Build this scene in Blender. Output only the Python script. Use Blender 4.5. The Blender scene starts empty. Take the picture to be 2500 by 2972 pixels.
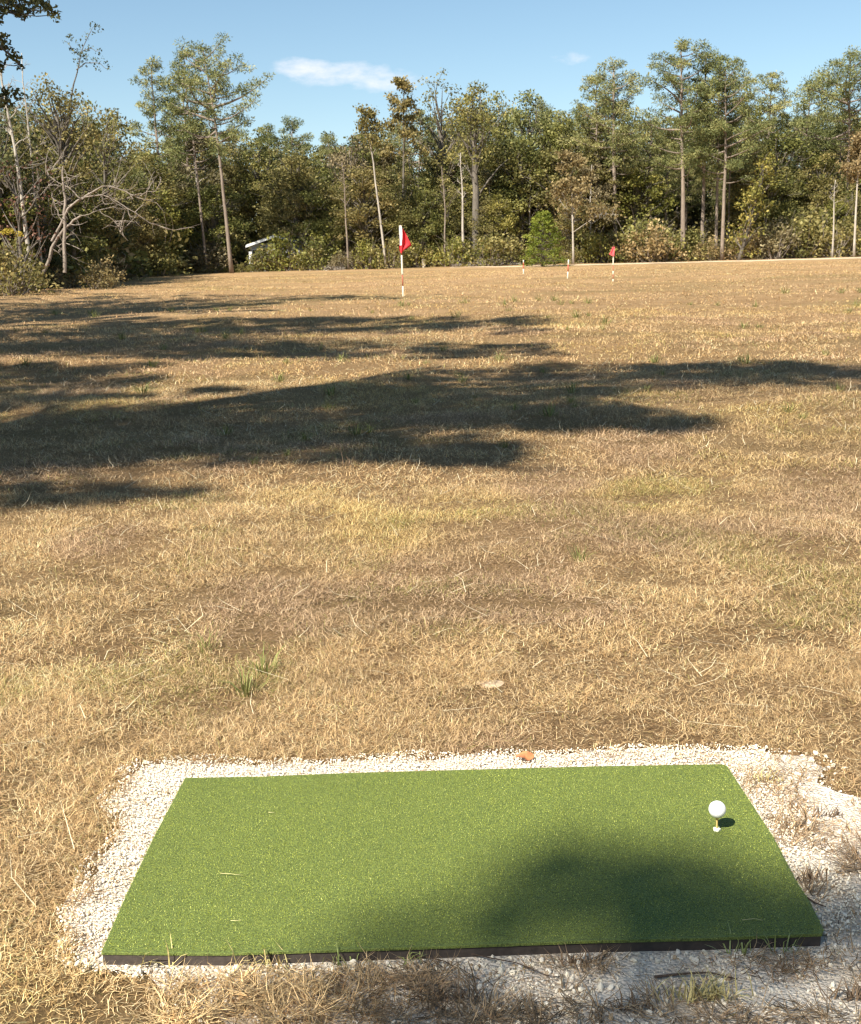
import bpy, math, random
import numpy as np
from mathutils import Matrix, Vector
C = bpy.context.scene
COL = C.collection
R = math.radians
rng = np.random.default_rng(7)
random.seed(7)

# ---------------------------------------------------------------- camera
FPX, CW, CH = 3450.0, 2500.0, 2972.0           # focal length and frame of the photograph in its pixels
EYE = 1.43
PITCH, ROLL = R(11.62), R(1.39)
fwd = np.array([0, math.cos(PITCH), -math.sin(PITCH)])
r0 = np.array([1.0, 0, 0]); u0 = np.array([0, math.sin(PITCH), math.cos(PITCH)])
cr = math.cos(ROLL)*r0 - math.sin(ROLL)*u0
cu = math.sin(ROLL)*r0 + math.cos(ROLL)*u0
cam = bpy.data.cameras.new('camera'); camo = bpy.data.objects.new('camera', cam); COL.objects.link(camo)
m = Matrix.Identity(4)
for i in range(3):
    m[i][0] = cr[i]; m[i][1] = cu[i]; m[i][2] = -fwd[i]
m[2][3] = EYE
camo.matrix_world = m
cam.sensor_fit = 'HORIZONTAL'; cam.sensor_width = 36; cam.lens = 36*FPX/CW
cam.clip_start = 0.05; cam.clip_end = 2000
cam.dof.use_dof = True; cam.dof.focus_distance = 3.3; cam.dof.aperture_fstop = 15
C.camera = camo
C.cycles.filter_width = 1.15

# ---------------------------------------------------------------- light
SUN_EL = R(47)
SH = np.array([0.63, 0.777]); SH /= np.linalg.norm(SH)      # direction shadows fall on the ground
sl = bpy.data.lights.new('sun', 'SUN'); sl.energy = 5.0; sl.angle = R(0.53); sl.color = (1.0, 0.93, 0.82)
so = bpy.data.objects.new('sun', sl); COL.objects.link(so)
ray = Vector((SH[0]*math.cos(SUN_EL), SH[1]*math.cos(SUN_EL), -math.sin(SUN_EL)))
so.rotation_euler = ray.to_track_quat('-Z', 'Y').to_euler(); so.location = (-20, -20, 40)
W = bpy.data.worlds.new('World'); C.world = W; W.use_nodes = True
C.view_settings.view_transform = 'Standard'; C.view_settings.look = 'None'
C.view_settings.gamma = 1; C.view_settings.exposure = 1.0

def unproj(px, py):
    d = fwd*FPX + cr*(px-CW/2) + cu*(CH/2-py)
    return d/np.linalg.norm(d)
def project(P):
    P = np.asarray(P, float) - np.array([0, 0, EYE])
    z = P@fwd
    return CW/2 + FPX*(P@cr)/z, CH/2 - FPX*(P@cu)/z, z

def world_nodes():
    nt = W.node_tree; N = nt.nodes; L = nt.links
    bg = N['Background']; out = N['World Output']
    sky = N.new('ShaderNodeTexSky'); sky.sky_type = 'NISHITA'; sky.sun_disc = False
    sky.sun_elevation = SUN_EL; sky.sun_rotation = math.atan2(-SH[0], -SH[1])
    sky.air_density = 1.0; sky.dust_density = 0.15; sky.ozone_density = 1.6
    tc = N.new('ShaderNodeTexCoord'); sep = N.new('ShaderNodeSeparateXYZ'); L.new(tc.outputs['Generated'], sep.inputs[0])
    def math_(op, a, b=None, clamp=False):
        n = N.new('ShaderNodeMath'); n.operation = op; n.use_clamp = clamp
        for i, v in enumerate((a, b)):
            if v is None: continue
            if isinstance(v, (int, float)): n.inputs[i].default_value = v
            else: L.new(v, n.inputs[i])
        return n.outputs[0]
    yy = math_('MAXIMUM', sep.outputs[1], 0.01)
    u = math_('DIVIDE', sep.outputs[0], yy); v = math_('DIVIDE', sep.outputs[2], yy)
    comb = N.new('ShaderNodeCombineXYZ'); L.new(u, comb.inputs[0]); L.new(v, comb.inputs[1])
    total = None
    # cloud banks: (photo px, py, half width, half height, strength)
    for k, (px, py, a, b, s) in enumerate([(985, 214, 0.064, 0.0120, .95), (880, 198, 0.034, 0.0115, 1.0), (1110, 232, 0.05, 0.0125, .8), (1670, 168, 0.026, 0.007, 0.6), (1200, 262, 0.05, 0.009, .3)]):
        d = unproj(px, py); cu_, cv_ = d[0]/d[1], d[2]/d[1]
        x = math_('DIVIDE', math_('SUBTRACT', u, cu_), a); y = math_('DIVIDE', math_('SUBTRACT', v, cv_), b)
        rr = math_('ADD', math_('MULTIPLY', x, x), math_('MULTIPLY', y, y))
        mk = math_('MULTIPLY', math_('SUBTRACT', 1.0, rr, True), s)
        total = mk if total is None else math_('MAXIMUM', total, mk)
    mp = N.new('ShaderNodeMapping'); L.new(comb.outputs[0], mp.inputs[0]); mp.inputs['Scale'].default_value = (42, 95, 1)
    nz = N.new('ShaderNodeTexNoise'); L.new(mp.outputs[0], nz.inputs['Vector']); nz.inputs['Scale'].default_value = 1.0
    nz.inputs['Detail'].default_value = 7; nz.inputs['Roughness'].default_value = 0.62
    dens = math_('MULTIPLY', math_('SUBTRACT', math_('ADD', math_('MULTIPLY', total, 0.62), nz.outputs[0]), 0.72), 1.9, True)
    dens = math_('MULTIPLY', dens, math_('MULTIPLY', total, 1.6, True))
    dens = math_('MULTIPLY', dens, .82)
    hs = N.new('ShaderNodeHueSaturation'); L.new(sky.outputs[0], hs.inputs['Color']); hs.inputs['Saturation'].default_value = 1.02; hs.inputs['Hue'].default_value = 0.49
    mix = N.new('ShaderNodeMix'); mix.data_type = 'RGBA'
    L.new(dens, mix.inputs[0]); L.new(hs.outputs[0], mix.inputs[6]); mix.inputs[7].default_value = (8.0, 7.9, 8.2, 1)
    L.new(mix.outputs[2], bg.inputs[0]); bg.inputs[1].default_value = 0.070
world_nodes()

# ---------------------------------------------------------------- noise, terrain
_tab = np.random.default_rng(11).random((256, 256))
def vnoise(x, y, s=1.0, o=0):
    x = np.asarray(x, float)/s + 37.3*o + 100; y = np.asarray(y, float)/s + 17.7*o + 100
    xi = np.floor(x).astype(int); yi = np.floor(y).astype(int); fx = x-xi; fy = y-yi
    fx = fx*fx*(3-2*fx); fy = fy*fy*(3-2*fy)
    a = _tab[xi & 255, yi & 255]; b = _tab[(xi+1) & 255, yi & 255]
    c = _tab[xi & 255, (yi+1) & 255]; d = _tab[(xi+1) & 255, (yi+1) & 255]
    return (a*(1-fx)+b*fx)*(1-fy) + (c*(1-fx)+d*fx)*fy
def fbm(x, y, s=1.0, o=0, n=3):
    t = 0; a = 1; k = 0
    for i in range(n):
        t = t + a*vnoise(x, y, s/2**i, o+i*3); k += a; a *= .5
    return t/k
def sstep(a, b, x):
    t = np.clip((np.asarray(x, float)-a)/(b-a), 0, 1); return t*t*(3-2*t)
def terrain(x, y):
    x = np.asarray(x, float); y = np.asarray(y, float)
    d = np.clip(y-4, 0, 160)
    z = 0.0145*d*sstep(-2, 3, d) + .0016*x*np.clip(y/110, 0, 1.3)
    dm = np.hypot(x, y-2.7)
    z = z + (fbm(x, y, 1.7, 1)-.5)*.10*sstep(1.6, 5, dm) + (fbm(x, y*1.6, 7, 5)-.5)*.22*sstep(7, 22, dm)*(1-.6*sstep(60, 100, y))
    return z
def hit(px, py):                                   # where the ray through a photo pixel meets the ground
    d = unproj(px, py); t = 0.0; o = np.array([0, 0, EYE])
    t = 1.5
    while t < 400:
        p = o+d*t
        if p[2] < float(terrain(p[0], p[1])): break
        t *= 1.004
    return p
def at(px, Y):                                     # a point of the ground below photo column px at distance Y
    d = unproj(px, 780); x = d[0]/d[1]*Y
    return np.array([x, Y, float(terrain(x, Y))])
def flat(px, py, z=0.0):
    d = unproj(px, py); t = (z-EYE)/d[2]; return np.array([0, 0, EYE])+d*t
def top_z(px, py, Y):                              # height of the photo row py at distance Y
    d = unproj(px, py); return EYE + d[2]/d[1]*Y

# ---------------------------------------------------------------- mesh helpers
def mesh_np(name, V, polys, mats=None, smooth=False, attrs=None, cols=None):
    me = bpy.data.meshes.new(name); V = np.asarray(V, np.float32)
    me.vertices.add(len(V)); me.vertices.foreach_set('co', V.ravel())
    polys = [np.asarray(p, np.int32) for p in polys if len(p)]
    lv = np.concatenate([p.ravel() for p in polys]); tot = np.concatenate([np.full(len(p), p.shape[1], np.int32) for p in polys])
    me.loops.add(len(lv)); me.loops.foreach_set('vertex_index', lv)
    me.polygons.add(len(tot)); st = np.concatenate([[0], np.cumsum(tot)[:-1]]).astype(np.int32)
    me.polygons.foreach_set('loop_start', st)
    me.polygons.foreach_set('use_smooth', np.full(len(tot), smooth))
    for k, (dom, a) in (attrs or {}).items():
        at_ = me.attributes.new(k, 'FLOAT', dom); at_.data.foreach_set('value', np.asarray(a, np.float32))
    if cols is not None:
        c4 = np.ones((len(cols), 4), np.float32); c4[:, :3] = cols
        ca = me.attributes.new('tone', 'FLOAT_COLOR', 'POINT'); ca.data.foreach_set('color', c4.ravel())
    me.update(calc_edges=True)
    if mats: me.materials.append(mats)
    return me
def link(name, me, parent=None, loc=None, **k):
    o = bpy.data.objects.new(name, me); COL.objects.link(o)
    if parent: o.parent = parent
    if loc is not None: o.location = loc
    for a, b in k.items():
        if b: o[a] = b
    return o
def thing(name, label, cat, loc=(0, 0, 0), rz=0, group=None):
    o = bpy.data.objects.new(name, None); COL.objects.link(o); o.location = loc; o.rotation_euler = (0, 0, rz)
    o.empty_display_size = .3; o['label'] = label; o['category'] = cat
    if group: o['group'] = group
    return o
def dup(root, loc, rz, sc, label, group):
    r = root.copy(); COL.objects.link(r); r.location = loc; r.rotation_euler = (0, 0, rz); r.scale = sc
    r['label'] = label; r['group'] = group
    for ch in list(root.children):
        c = ch.copy(); COL.objects.link(c); c.parent = r
        for g in list(ch.children):
            d = g.copy(); COL.objects.link(d); d.parent = c
    return r

class Geo:
    """collects faces; build() makes one mesh"""
    def __init__(s): s.V = []; s.Q = []; s.T = []; s.n = 0; s.fa = []; s.fq = []; s.ft = []
    def add(s, V, Q=None, T=None, aq=0.5, at_=0.5):
        V = np.asarray(V, float).reshape(-1, 3); s.V.append(V)
        if Q is not None and len(Q): Q = np.asarray(Q, int); s.Q.append(Q+s.n); s.fq.append(np.broadcast_to(np.asarray(aq, float), (len(Q),)))
        if T is not None and len(T): T = np.asarray(T, int); s.T.append(T+s.n); s.ft.append(np.broadcast_to(np.asarray(at_, float), (len(T),)))
        s.n += len(V)
    def tube(s, pts, rad, n=7, cap=True):
        pts = np.asarray(pts, float); k = len(pts); rad = np.broadcast_to(rad, (k,))
        tg = np.gradient(pts, axis=0); tg /= np.linalg.norm(tg, axis=1)[:, None]+1e-9
        ref = np.array([1.0, 0, 0]) if abs(tg[0][0]) < .8 else np.array([0, 1.0, 0])
        a = np.cross(tg, ref); a /= np.linalg.norm(a, axis=1)[:, None]+1e-9; b = np.cross(tg, a)
        th = np.linspace(0, 2*np.pi, n, endpoint=False)
        V = pts[:, None] + rad[:, None, None]*(np.cos(th)[None, :, None]*a[:, None]+np.sin(th)[None, :, None]*b[:, None])
        i = np.arange(k-1)[:, None]*n; j = np.arange(n)[None]; j2 = (j+1) % n
        Q = np.stack([i+j, i+j2, i+n+j2, i+n+j], -1).reshape(-1, 4)
        V = V.reshape(-1, 3); T = None
        if cap:
            V = np.vstack([V, pts[0], pts[-1]]); c0 = k*n
            T = np.vstack([np.stack([np.full(n, c0), (np.arange(n)+1) % n, np.arange(n)], 1),
                           np.stack([np.full(n, c0+1), (k-1)*n+np.arange(n), (k-1)*n+(np.arange(n)+1) % n], 1)])
        s.add(V, Q, T)
    def box(s, c, d, rz=0, M=None):
        x, y, z = np.array(d)/2
        V = np.array([[i*x, j*y, k*z] for i in (-1, 1) for j in (-1, 1) for k in (-1, 1)])
        if rz: ca, sa = math.cos(rz), math.sin(rz); V = V@np.array([[ca, sa, 0], [-sa, ca, 0], [0, 0, 1]])
        if M is not None: V = V@np.asarray(M).T
        s.add(V+np.array(c), [[0, 1, 3, 2], [4, 6, 7, 5], [0, 4, 5, 1], [2, 3, 7, 6], [0, 2, 6, 4], [1, 5, 7, 3]])
    def leaves(s, P, size, rg, aspect=.6, radial=None, tint=None, up=0.0):
        """diamond leaves at points P"""
        n = len(P)
        a = rg.normal(size=(n, 3))
        if radial is not None: a = a*.45 + radial
        a /= np.linalg.norm(a, axis=1)[:, None]+1e-9
        w = rg.normal(size=(n, 3)); b = np.cross(a, w)
        if up: 
            nn = np.cross(a, b); nn[:, 2] += up; b = np.cross(nn, a)
        b /= np.linalg.norm(b, axis=1)[:, None]+1e-9
        sz = (size*rg.uniform(.6, 1.35, n))[:, None]
        V = np.stack([P-a*sz*.5, P+b*sz*aspect*.5, P+a*sz*.5, P-b*sz*aspect*.5], 1)
        s.add(V, np.arange(n*4).reshape(n, 4), aq=rg.random(n) if tint is None else tint)
    def build(s, name, mat, smooth=False):
        V = np.vstack(s.V); polys = []; fa = []
        if s.Q: polys.append(np.vstack(s.Q)); fa.append(np.concatenate(s.fq))
        if s.T: polys.append(np.vstack(s.T)); fa.append(np.concatenate(s.ft))
        return mesh_np(name, V, polys, mat, smooth, {'tint': ('FACE', np.concatenate(fa))})

# ---------------------------------------------------------------- materials
def mat_base(name):
    M = bpy.data.materials.new(name); M.use_nodes = True; nt = M.node_tree
    return M, nt.nodes, nt.links, nt.nodes['Principled BSDF'], nt.nodes['Material Output']
def ramp(N, stops):
    r = N.new('ShaderNodeValToRGB'); e = r.color_ramp.elements
    while len(e) < len(stops): e.new(.5)
    for el, (p, c) in zip(e, stops): el.position = p; el.color = (*c, 1)
    return r
def noise(N, L, vec, scale, detail=4, rough=.55):
    n = N.new('ShaderNodeTexNoise'); n.inputs['Scale'].default_value = scale; n.inputs['Detail'].default_value = detail
    n.inputs['Roughness'].default_value = rough; L.new(vec, n.inputs['Vector']); return n
def bumpn(N, L, h, strength, dist, bsdf):
    b = N.new('ShaderNodeBump'); b.inputs['Strength'].default_value = strength; b.inputs['Distance'].default_value = dist
    L.new(h, b.inputs['Height']); L.new(b.outputs[0], bsdf.inputs['Normal'])
def leaf_mat(name, c0, c1, c2, trans=.36, rough=.6):
    M, N, L, B, O = mat_base(name)
    a = N.new('ShaderNodeAttribute'); a.attribute_name = 'tint'
    rp = ramp(N, [(0, c0), (.55, c1), (1, c2)]); L.new(a.outputs['Fac'], rp.inputs[0])
    oi = N.new('ShaderNodeObjectInfo'); hs = N.new('ShaderNodeHueSaturation')
    mr = N.new('ShaderNodeMapRange'); L.new(oi.outputs['Random'], mr.inputs[0]); mr.inputs[3].default_value = .95; mr.inputs[4].default_value = 1.4
    L.new(mr.outputs[0], hs.inputs['Value'])
    mh = N.new('ShaderNodeMapRange'); L.new(oi.outputs['Random'], mh.inputs[0]); mh.inputs[3].default_value = .515; mh.inputs[4].default_value = .485
    L.new(mh.outputs[0], hs.inputs['Hue'])
    L.new(rp.outputs[0], hs.inputs['Color']); L.new(hs.outputs[0], B.inputs['Base Color'])
    B.inputs['Roughness'].default_value = rough; B.inputs['Specular IOR Level'].default_value = .25
    t = N.new('ShaderNodeBsdfTranslucent'); L.new(hs.outputs[0], t.inputs[0])
    mx = N.new('ShaderNodeMixShader'); mx.inputs[0].default_value = trans
    L.new(B.outputs[0], mx.inputs[1]); L.new(t.outputs[0], mx.inputs[2]); L.new(mx.outputs[0], O.inputs[0])
    return M
def bark_mat(name, ca, cb, sc=3.0):
    M, N, L, B, O = mat_base(name)
    tc = N.new('ShaderNodeTexCoord'); mp = N.new('ShaderNodeMapping'); L.new(tc.outputs['Object'], mp.inputs[0]); mp.inputs['Scale'].default_value = (sc, sc, sc*.25)
    n = noise(N, L, mp.outputs[0], 2.0, 6, .7); rp = ramp(N, [(.3, ca), (.7, cb)]); L.new(n.outputs[0], rp.inputs[0])
    L.new(rp.outputs[0], B.inputs['Base Color']); B.inputs['Roughness'].default_value = .9
    bumpn(N, L, n.outputs[0], .8, .05, B); return M
def plain(name, c, rough=.6, var=.12, sc=20, bump=0, spec=.4):
    M, N, L, B, O = mat_base(name)
    tc = N.new('ShaderNodeTexCoord'); n = noise(N, L, tc.outputs['Object'], sc, 5)
    rp = ramp(N, [(.3, tuple(x*(1-var) for x in c)), (.7, tuple(min(1, x*(1+var)) for x in c))]); L.new(n.outputs[0], rp.inputs[0])
    L.new(rp.outputs[0], B.inputs['Base Color']); B.inputs['Roughness'].default_value = rough; B.inputs['Specular IOR Level'].default_value = spec
    if bump: bumpn(N, L, n.outputs[0], bump, .01, B)
    return M
def tone_mat(name, trans=.25, rough=.6, spec=.3):
    M, N, L, B, O = mat_base(name)
    a = N.new('ShaderNodeAttribute'); a.attribute_name = 'tone'
    L.new(a.outputs['Color'], B.inputs['Base Color']); B.inputs['Roughness'].default_value = rough; B.inputs['Specular IOR Level'].default_value = spec
    if trans:
        t = N.new('ShaderNodeBsdfTranslucent'); L.new(a.outputs['Color'], t.inputs[0])
        mx = N.new('ShaderNodeMixShader'); mx.inputs[0].default_value = trans
        L.new(B.outputs[0], mx.inputs[1]); L.new(t.outputs[0], mx.inputs[2]); L.new(mx.outputs[0], O.inputs[0])
    return M

M_OAK = leaf_mat('oak_leaves', (0.076, 0.081, 0.023), (0.161, 0.161, 0.045), (0.321, 0.289, 0.089))
M_OAK2 = leaf_mat('olive_leaves', (0.092, 0.085, 0.028), (0.193, 0.17, 0.056), (0.367, 0.306, 0.117))
M_PINE = leaf_mat('pine_needles', (0.083, 0.095, 0.031), (0.174, 0.184, 0.063), (0.34, 0.315, 0.125), .2)
M_BRIGHT = leaf_mat('fresh_leaves', (0.087, 0.089, 0.02), (0.175, 0.172, 0.036), (0.35, 0.309, 0.084), .3)
M_BROWN = leaf_mat('dry_leaves', (.10, .082, .042), (.20, .165, .085), (.33, .275, .15), .3)
M_RUST = leaf_mat('rust_leaves', (.12, .095, .04), (.22, .170, .075), (.34, .26, .12), .3)
M_RED = leaf_mat('dark_red_leaves', (0.098, 0.046, 0.033), (0.197, 0.091, 0.066), (0.337, 0.169, 0.12), .3)
M_YEL = leaf_mat('yellow_leaves', (.22, .17, .02), (.40, .32, .04), (.55, .45, .08), .3)
M_DARKLEAF = leaf_mat('evergreen_and_backlit_leaves', (0.043, 0.05, 0.02), (0.087, 0.094, 0.033), (0.165, 0.162, 0.058), .25)
M_STRAWBUSH = leaf_mat('straw_weeds', (0.143, 0.11, 0.046), (0.285, 0.209, 0.091), (0.451, 0.341, 0.162), .3)
M_CEDAR = leaf_mat('cedar_leaves', (.10, .12, .015), (.22, .24, .03), (.38, .38, .07), .3)
B_PINE = bark_mat('pine_bark', (.13, .10, .075), (.34, .27, .21))
B_OAK = bark_mat('oak_bark', (.07, .058, .045), (.22, .19, .15))
B_PALE = bark_mat('pale_bark', (.24, .21, .17), (.55, .49, .41))
B_DEAD = bark_mat('dead_wood', (.17, .135, .105), (.38, .32, .26))

# ---------------------------------------------------------------- ground
MATP = dict(l_top=[(536, 2254), (448, 2419), (363, 2595), (291, 2760)], bottom=[(291, 2760), (640, 2763), (900, 2755), (1300, 2742), (1700, 2727), (2060, 2719), (2390, 2706)],
            r=[(2392, 2690), (2353, 2612), (2312, 2549), (2244, 2420), (2175, 2315), (2112, 2219)], top=[(2099, 2214), (1700, 2221), (1400, 2229), (1000, 2240), (760, 2250)])
MATZ = 0.040
mat_out = np.array([flat(x, y, MATZ)[:2] for x, y in MATP['l_top'][:-1]+MATP['bottom']+MATP['r']+MATP['top']])
# the white stone surround, traced on the ground
pad_px = [(205, 2745), (222, 2640), (255, 2560), (295, 2480), (338, 2415), (345, 2320), (385, 2235), (520, 2215), (760, 2222), (1000, 2212), (1400, 2200), (1700, 2190), (2060, 2180),
          (2340, 2196), (2420, 2235), (2390, 2290), (2500, 2330), (2800, 2370), (3300, 2420), (3500, 3300), (2000, 3500), (900, 3300), (620, 2960), (420, 2850), (235, 2795)]
pad = np.array([flat(x, y, 0)[:2] for x, y in pad_px])
def poly_sd(P, poly):
    """signed distance, positive inside"""
    P = np.asarray(P, float); x, y = P[:, 0], P[:, 1]
    ins = np.zeros(len(P), bool); dist = np.full(len(P), 1e9)
    for i in range(len(poly)):
        a = poly[i]; b = poly[(i+1) % len(poly)]
        c = ((a[1] > y) != (b[1] > y)) & (x < (b[0]-a[0])*(y-a[1])/(b[1]-a[1]+1e-12)+a[0]); ins ^= c
        ab = b-a; t = np.clip(((x-a[0])*ab[0]+(y-a[1])*ab[1])/(ab@ab+1e-12), 0, 1)
        dist = np.minimum(dist, np.hypot(x-a[0]-t*ab[0], y-a[1]-t*ab[1]))
    return np.where(ins, dist, -dist)

def ground_mat():
    M, N, L, B, O = mat_base('dry_field')
    geo = N.new('ShaderNodeNewGeometry')
    n1 = noise(N, L, geo.outputs['Position'], 1.1, 8, .65)
    mp = N.new('ShaderNodeMapping'); L.new(geo.outputs['Position'], mp.inputs[0]); mp.inputs['Scale'].default_value = (.10, .22, .2)
    n2 = noise(N, L, mp.outputs[0], 1.0, 6, .6)
    n3 = noise(N, L, geo.outputs['Position'], 55, 8, .85)
    r1 = ramp(N, [(.30, (.14, .095, .048)), (.5, (.34, .235, .12)), (.72, (.50, .35, .19))]); L.new(n1.outputs[0], r1.inputs[0])
    r2 = ramp(N, [(.35, (.30, .22, .09)), (.52, (.50, .31, .15)), (.7, (.60, .40, .21))]); L.new(n2.outputs[0], r2.inputs[0])
    r3 = ramp(N, [(.34, (.34, .31, .28)), (.5, (.92, .92, .92)), (.64, (1.6, 1.55, 1.45))]); L.new(n3.outputs[0], r3.inputs[0])
    m1 = N.new('ShaderNodeMix'); m1.data_type = 'RGBA'; m1.inputs[0].default_value = .55; L.new(r1.outputs[0], m1.inputs[6]); L.new(r2.outputs[0], m1.inputs[7])
    m2 = N.new('ShaderNodeMix'); m2.data_type = 'RGBA'; m2.blend_type = 'MULTIPLY'; m2.inputs[0].default_value = .8
    L.new(m1.outputs[2], m2.inputs[6]); L.new(r3.outputs[0], m2.inputs[7])
    L.new(m2.outputs[2], B.inputs['Base Color']); B.inputs['Roughness'].default_value = .95; B.inputs['Specular IOR Level'].default_value = .1
    bumpn(N, L, n3.outputs[0], 1.0, .06, B)
    return M
def build_ground():
    ys = [*np.arange(-60, -3, 3), *np.arange(-3, 12, .12)]; s = .14
    while ys[-1] < 150: ys.append(ys[-1]+s); s *= 1.025
    ys += list(np.arange(ys[-1]+10, 420, 12)); ys = np.array(ys)
    xs = list(np.arange(0, 5, .14)); s = .16
    while xs[-1] < 260: xs.append(xs[-1]+s); s *= 1.045
    xs = np.array([-v for v in xs[:0:-1]]+xs)
    X, Y = np.meshgrid(xs, ys); Z = terrain(X, Y)
    V = np.stack([X, Y, Z], -1).reshape(-1, 3); nx = len(xs); ny = len(ys)
    i = (np.arange(ny-1)[:, None]*nx+np.arange(nx-1)[None]).ravel()
    link('ground', mesh_np('ground', V, [np.stack([i, i+1, i+nx+1, i+nx], 1)], ground_mat(), True), kind='structure')
build_ground()

def gravel_bed():
    # pale limestone dust sheet lying 4 mm above the soil
    nb = []
    P = pad
    for i in range(len(P)):
        a, b = P[i], P[(i+1) % len(P)]; n = max(2, int(np.linalg.norm(b-a)/.04))
        for k in range(n):
            p = a+(b-a)*k/n; nb.append(p+(np.array([vnoise(p[0], p[1], .07, 3), vnoise(p[0], p[1], .07, 9)])-.5)*.07)
    nb = np.array(nb); c = flat(1300, 2500)[:2]
    V = [[c[0], c[1], .007]]+[[x, y, .006] for x, y in nb]; n = len(nb)
    T = [[0, 1+k, 1+(k+1) % n] for k in range(n)]
    M, N, L, B, O = mat_base('limestone_dust'); geo = N.new('ShaderNodeNewGeometry')
    a = noise(N, L, geo.outputs['Position'], 70, 6, .75); b = noise(N, L, geo.outputs['Position'], 7, 5, .6)
    r = ramp(N, [(.3, (.52, .455, .37)), (.5, (.74, .66, .55)), (.7, (.86, .79, .67))]); L.new(a.outputs[0], r.inputs[0])
    r2 = ramp(N, [(.36, (.72, .64, .55)), (.55, (1, 1, 1))]); L.new(b.outputs[0], r2.inputs[0])
    mx = N.new('ShaderNodeMix'); mx.data_type = 'RGBA'; mx.blend_type = 'MULTIPLY'; mx.inputs[0].default_value = .8
    L.new(r.outputs[0], mx.inputs[6]); L.new(r2.outputs[0], mx.inputs[7]); L.new(mx.outputs[2], B.inputs['Base Color']); B.inputs['Roughness'].default_value = .95
    vb = N.new('ShaderNodeTexVoronoi'); vb.inputs['Scale'].default_value = 110; L.new(geo.outputs['Position'], vb.inputs['Vector'])
    ad = N.new('ShaderNodeMath'); ad.operation = 'SUBTRACT'; L.new(a.outputs[0], ad.inputs[0]); L.new(vb.outputs[0], ad.inputs[1])
    bumpn(N, L, ad.outputs[0], .9, .01, B)
    link('gravel_bed', mesh_np('gravel_bed', V, [T], M), kind='structure')
gravel_bed()

# icosahedron for stones
_ph = (1+5**.5)/2
ICO = np.array([(-1, _ph, 0), (1, _ph, 0), (-1, -_ph, 0), (1, -_ph, 0), (0, -1, _ph), (0, 1, _ph), (0, -1, -_ph), (0, 1, -_ph), (_ph, 0, -1), (_ph, 0, 1), (-_ph, 0, -1), (-_ph, 0, 1)])/1.902
ICOF = np.array([(0, 11, 5), (0, 5, 1), (0, 1, 7), (0, 7, 10), (0, 10, 11), (1, 5, 9), (5, 11, 4), (11, 10, 2), (10, 7, 6), (7, 1, 8), (3, 9, 4), (3, 4, 2), (3, 2, 6), (3, 6, 8), (3, 8, 9), (4, 9, 5), (2, 4, 11), (6, 2, 10), (8, 6, 7), (9, 8, 1)])
def pebbles():
    rg = np.random.default_rng(3)
    n = 260000
    P = np.stack([rg.uniform(-1.9, 2.3, n), rg.uniform(1.2, 3.7, n)], 1)
    sp = poly_sd(P, pad); sm = poly_sd(P, mat_out)
    keep = (sm < -.004) & (sp > -.03 + .09*(fbm(P[:, 0], P[:, 1], .12, 8)-.5))
    front = P[:, 1] < mat_out[:, 1].min()+.05
    loose = front | (P[:, 0] > .95)
    ridge = sm > -.045                                   # a dense ring of stones against the mat
    dens = np.where(loose & ~ridge, .28+.5*(fbm(P[:, 0], P[:, 1], .25, 4) > .55), .85)
    keep &= rg.random(n) < dens
    P = P[keep]; n = len(P); loose = loose[keep]
    big = rg.random(n) ** 3
    s = np.where(loose, np.where(rg.random(n) < .035, rg.uniform(.0055, .0085, n), .0014+.0052*big*rg.random(n)), .0020+.0038*big*rg.random(n))*np.where(rg.random(n) < .35, 1.15, .85)
    rot = rg.normal(size=(n, 4)); rot /= np.linalg.norm(rot, axis=1)[:, None]; w, x, y, z = rot.T
    Rm = np.stack([1-2*(y*y+z*z), 2*(x*y-z*w), 2*(x*z+y*w), 2*(x*y+z*w), 1-2*(x*x+z*z), 2*(y*z-x*w), 2*(x*z-y*w), 2*(y*z+x*w), 1-2*(x*x+y*y)], 1).reshape(n, 3, 3)
    sc = np.stack([rg.uniform(.8, 1.35, n), rg.uniform(.75, 1.1, n), rg.uniform(.5, .9, n)], 1)
    V = ICO[None]*(1+rg.normal(0, .10, (n, 12, 1))); V = V*sc[:, None]; V = np.einsum('nij,nkj->nki', Rm, V)*s[:, None, None]
    V[:, :, 0] += P[:, :1]; V[:, :, 1] += P[:, 1:]; V[:, :, 2] += (.007+s*.35+rg.random(n)*.006*(~loose))[:, None]
    F = (ICOF[None]+12*np.arange(n)[:, None, None]).reshape(-1, 3)
    g = rg.uniform(.68, .92, n); warm = rg.random(n)
    col = np.stack([g, g*(.93-.05*warm), g*(.79-.13*warm)], 1); br = rg.random(n) < .12; col[br] *= np.array([.55, .45, .35])
    cols = np.repeat(col, 12, 0)
    M = tone_mat('limestone', 0, .85, .3)
    link('gravel', mesh_np('gravel', V.reshape(-1, 3), [F], M, False, None, cols), kind='stuff', label='white crushed limestone gravel around the turf mat', category='gravel')
pebbles()

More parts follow.
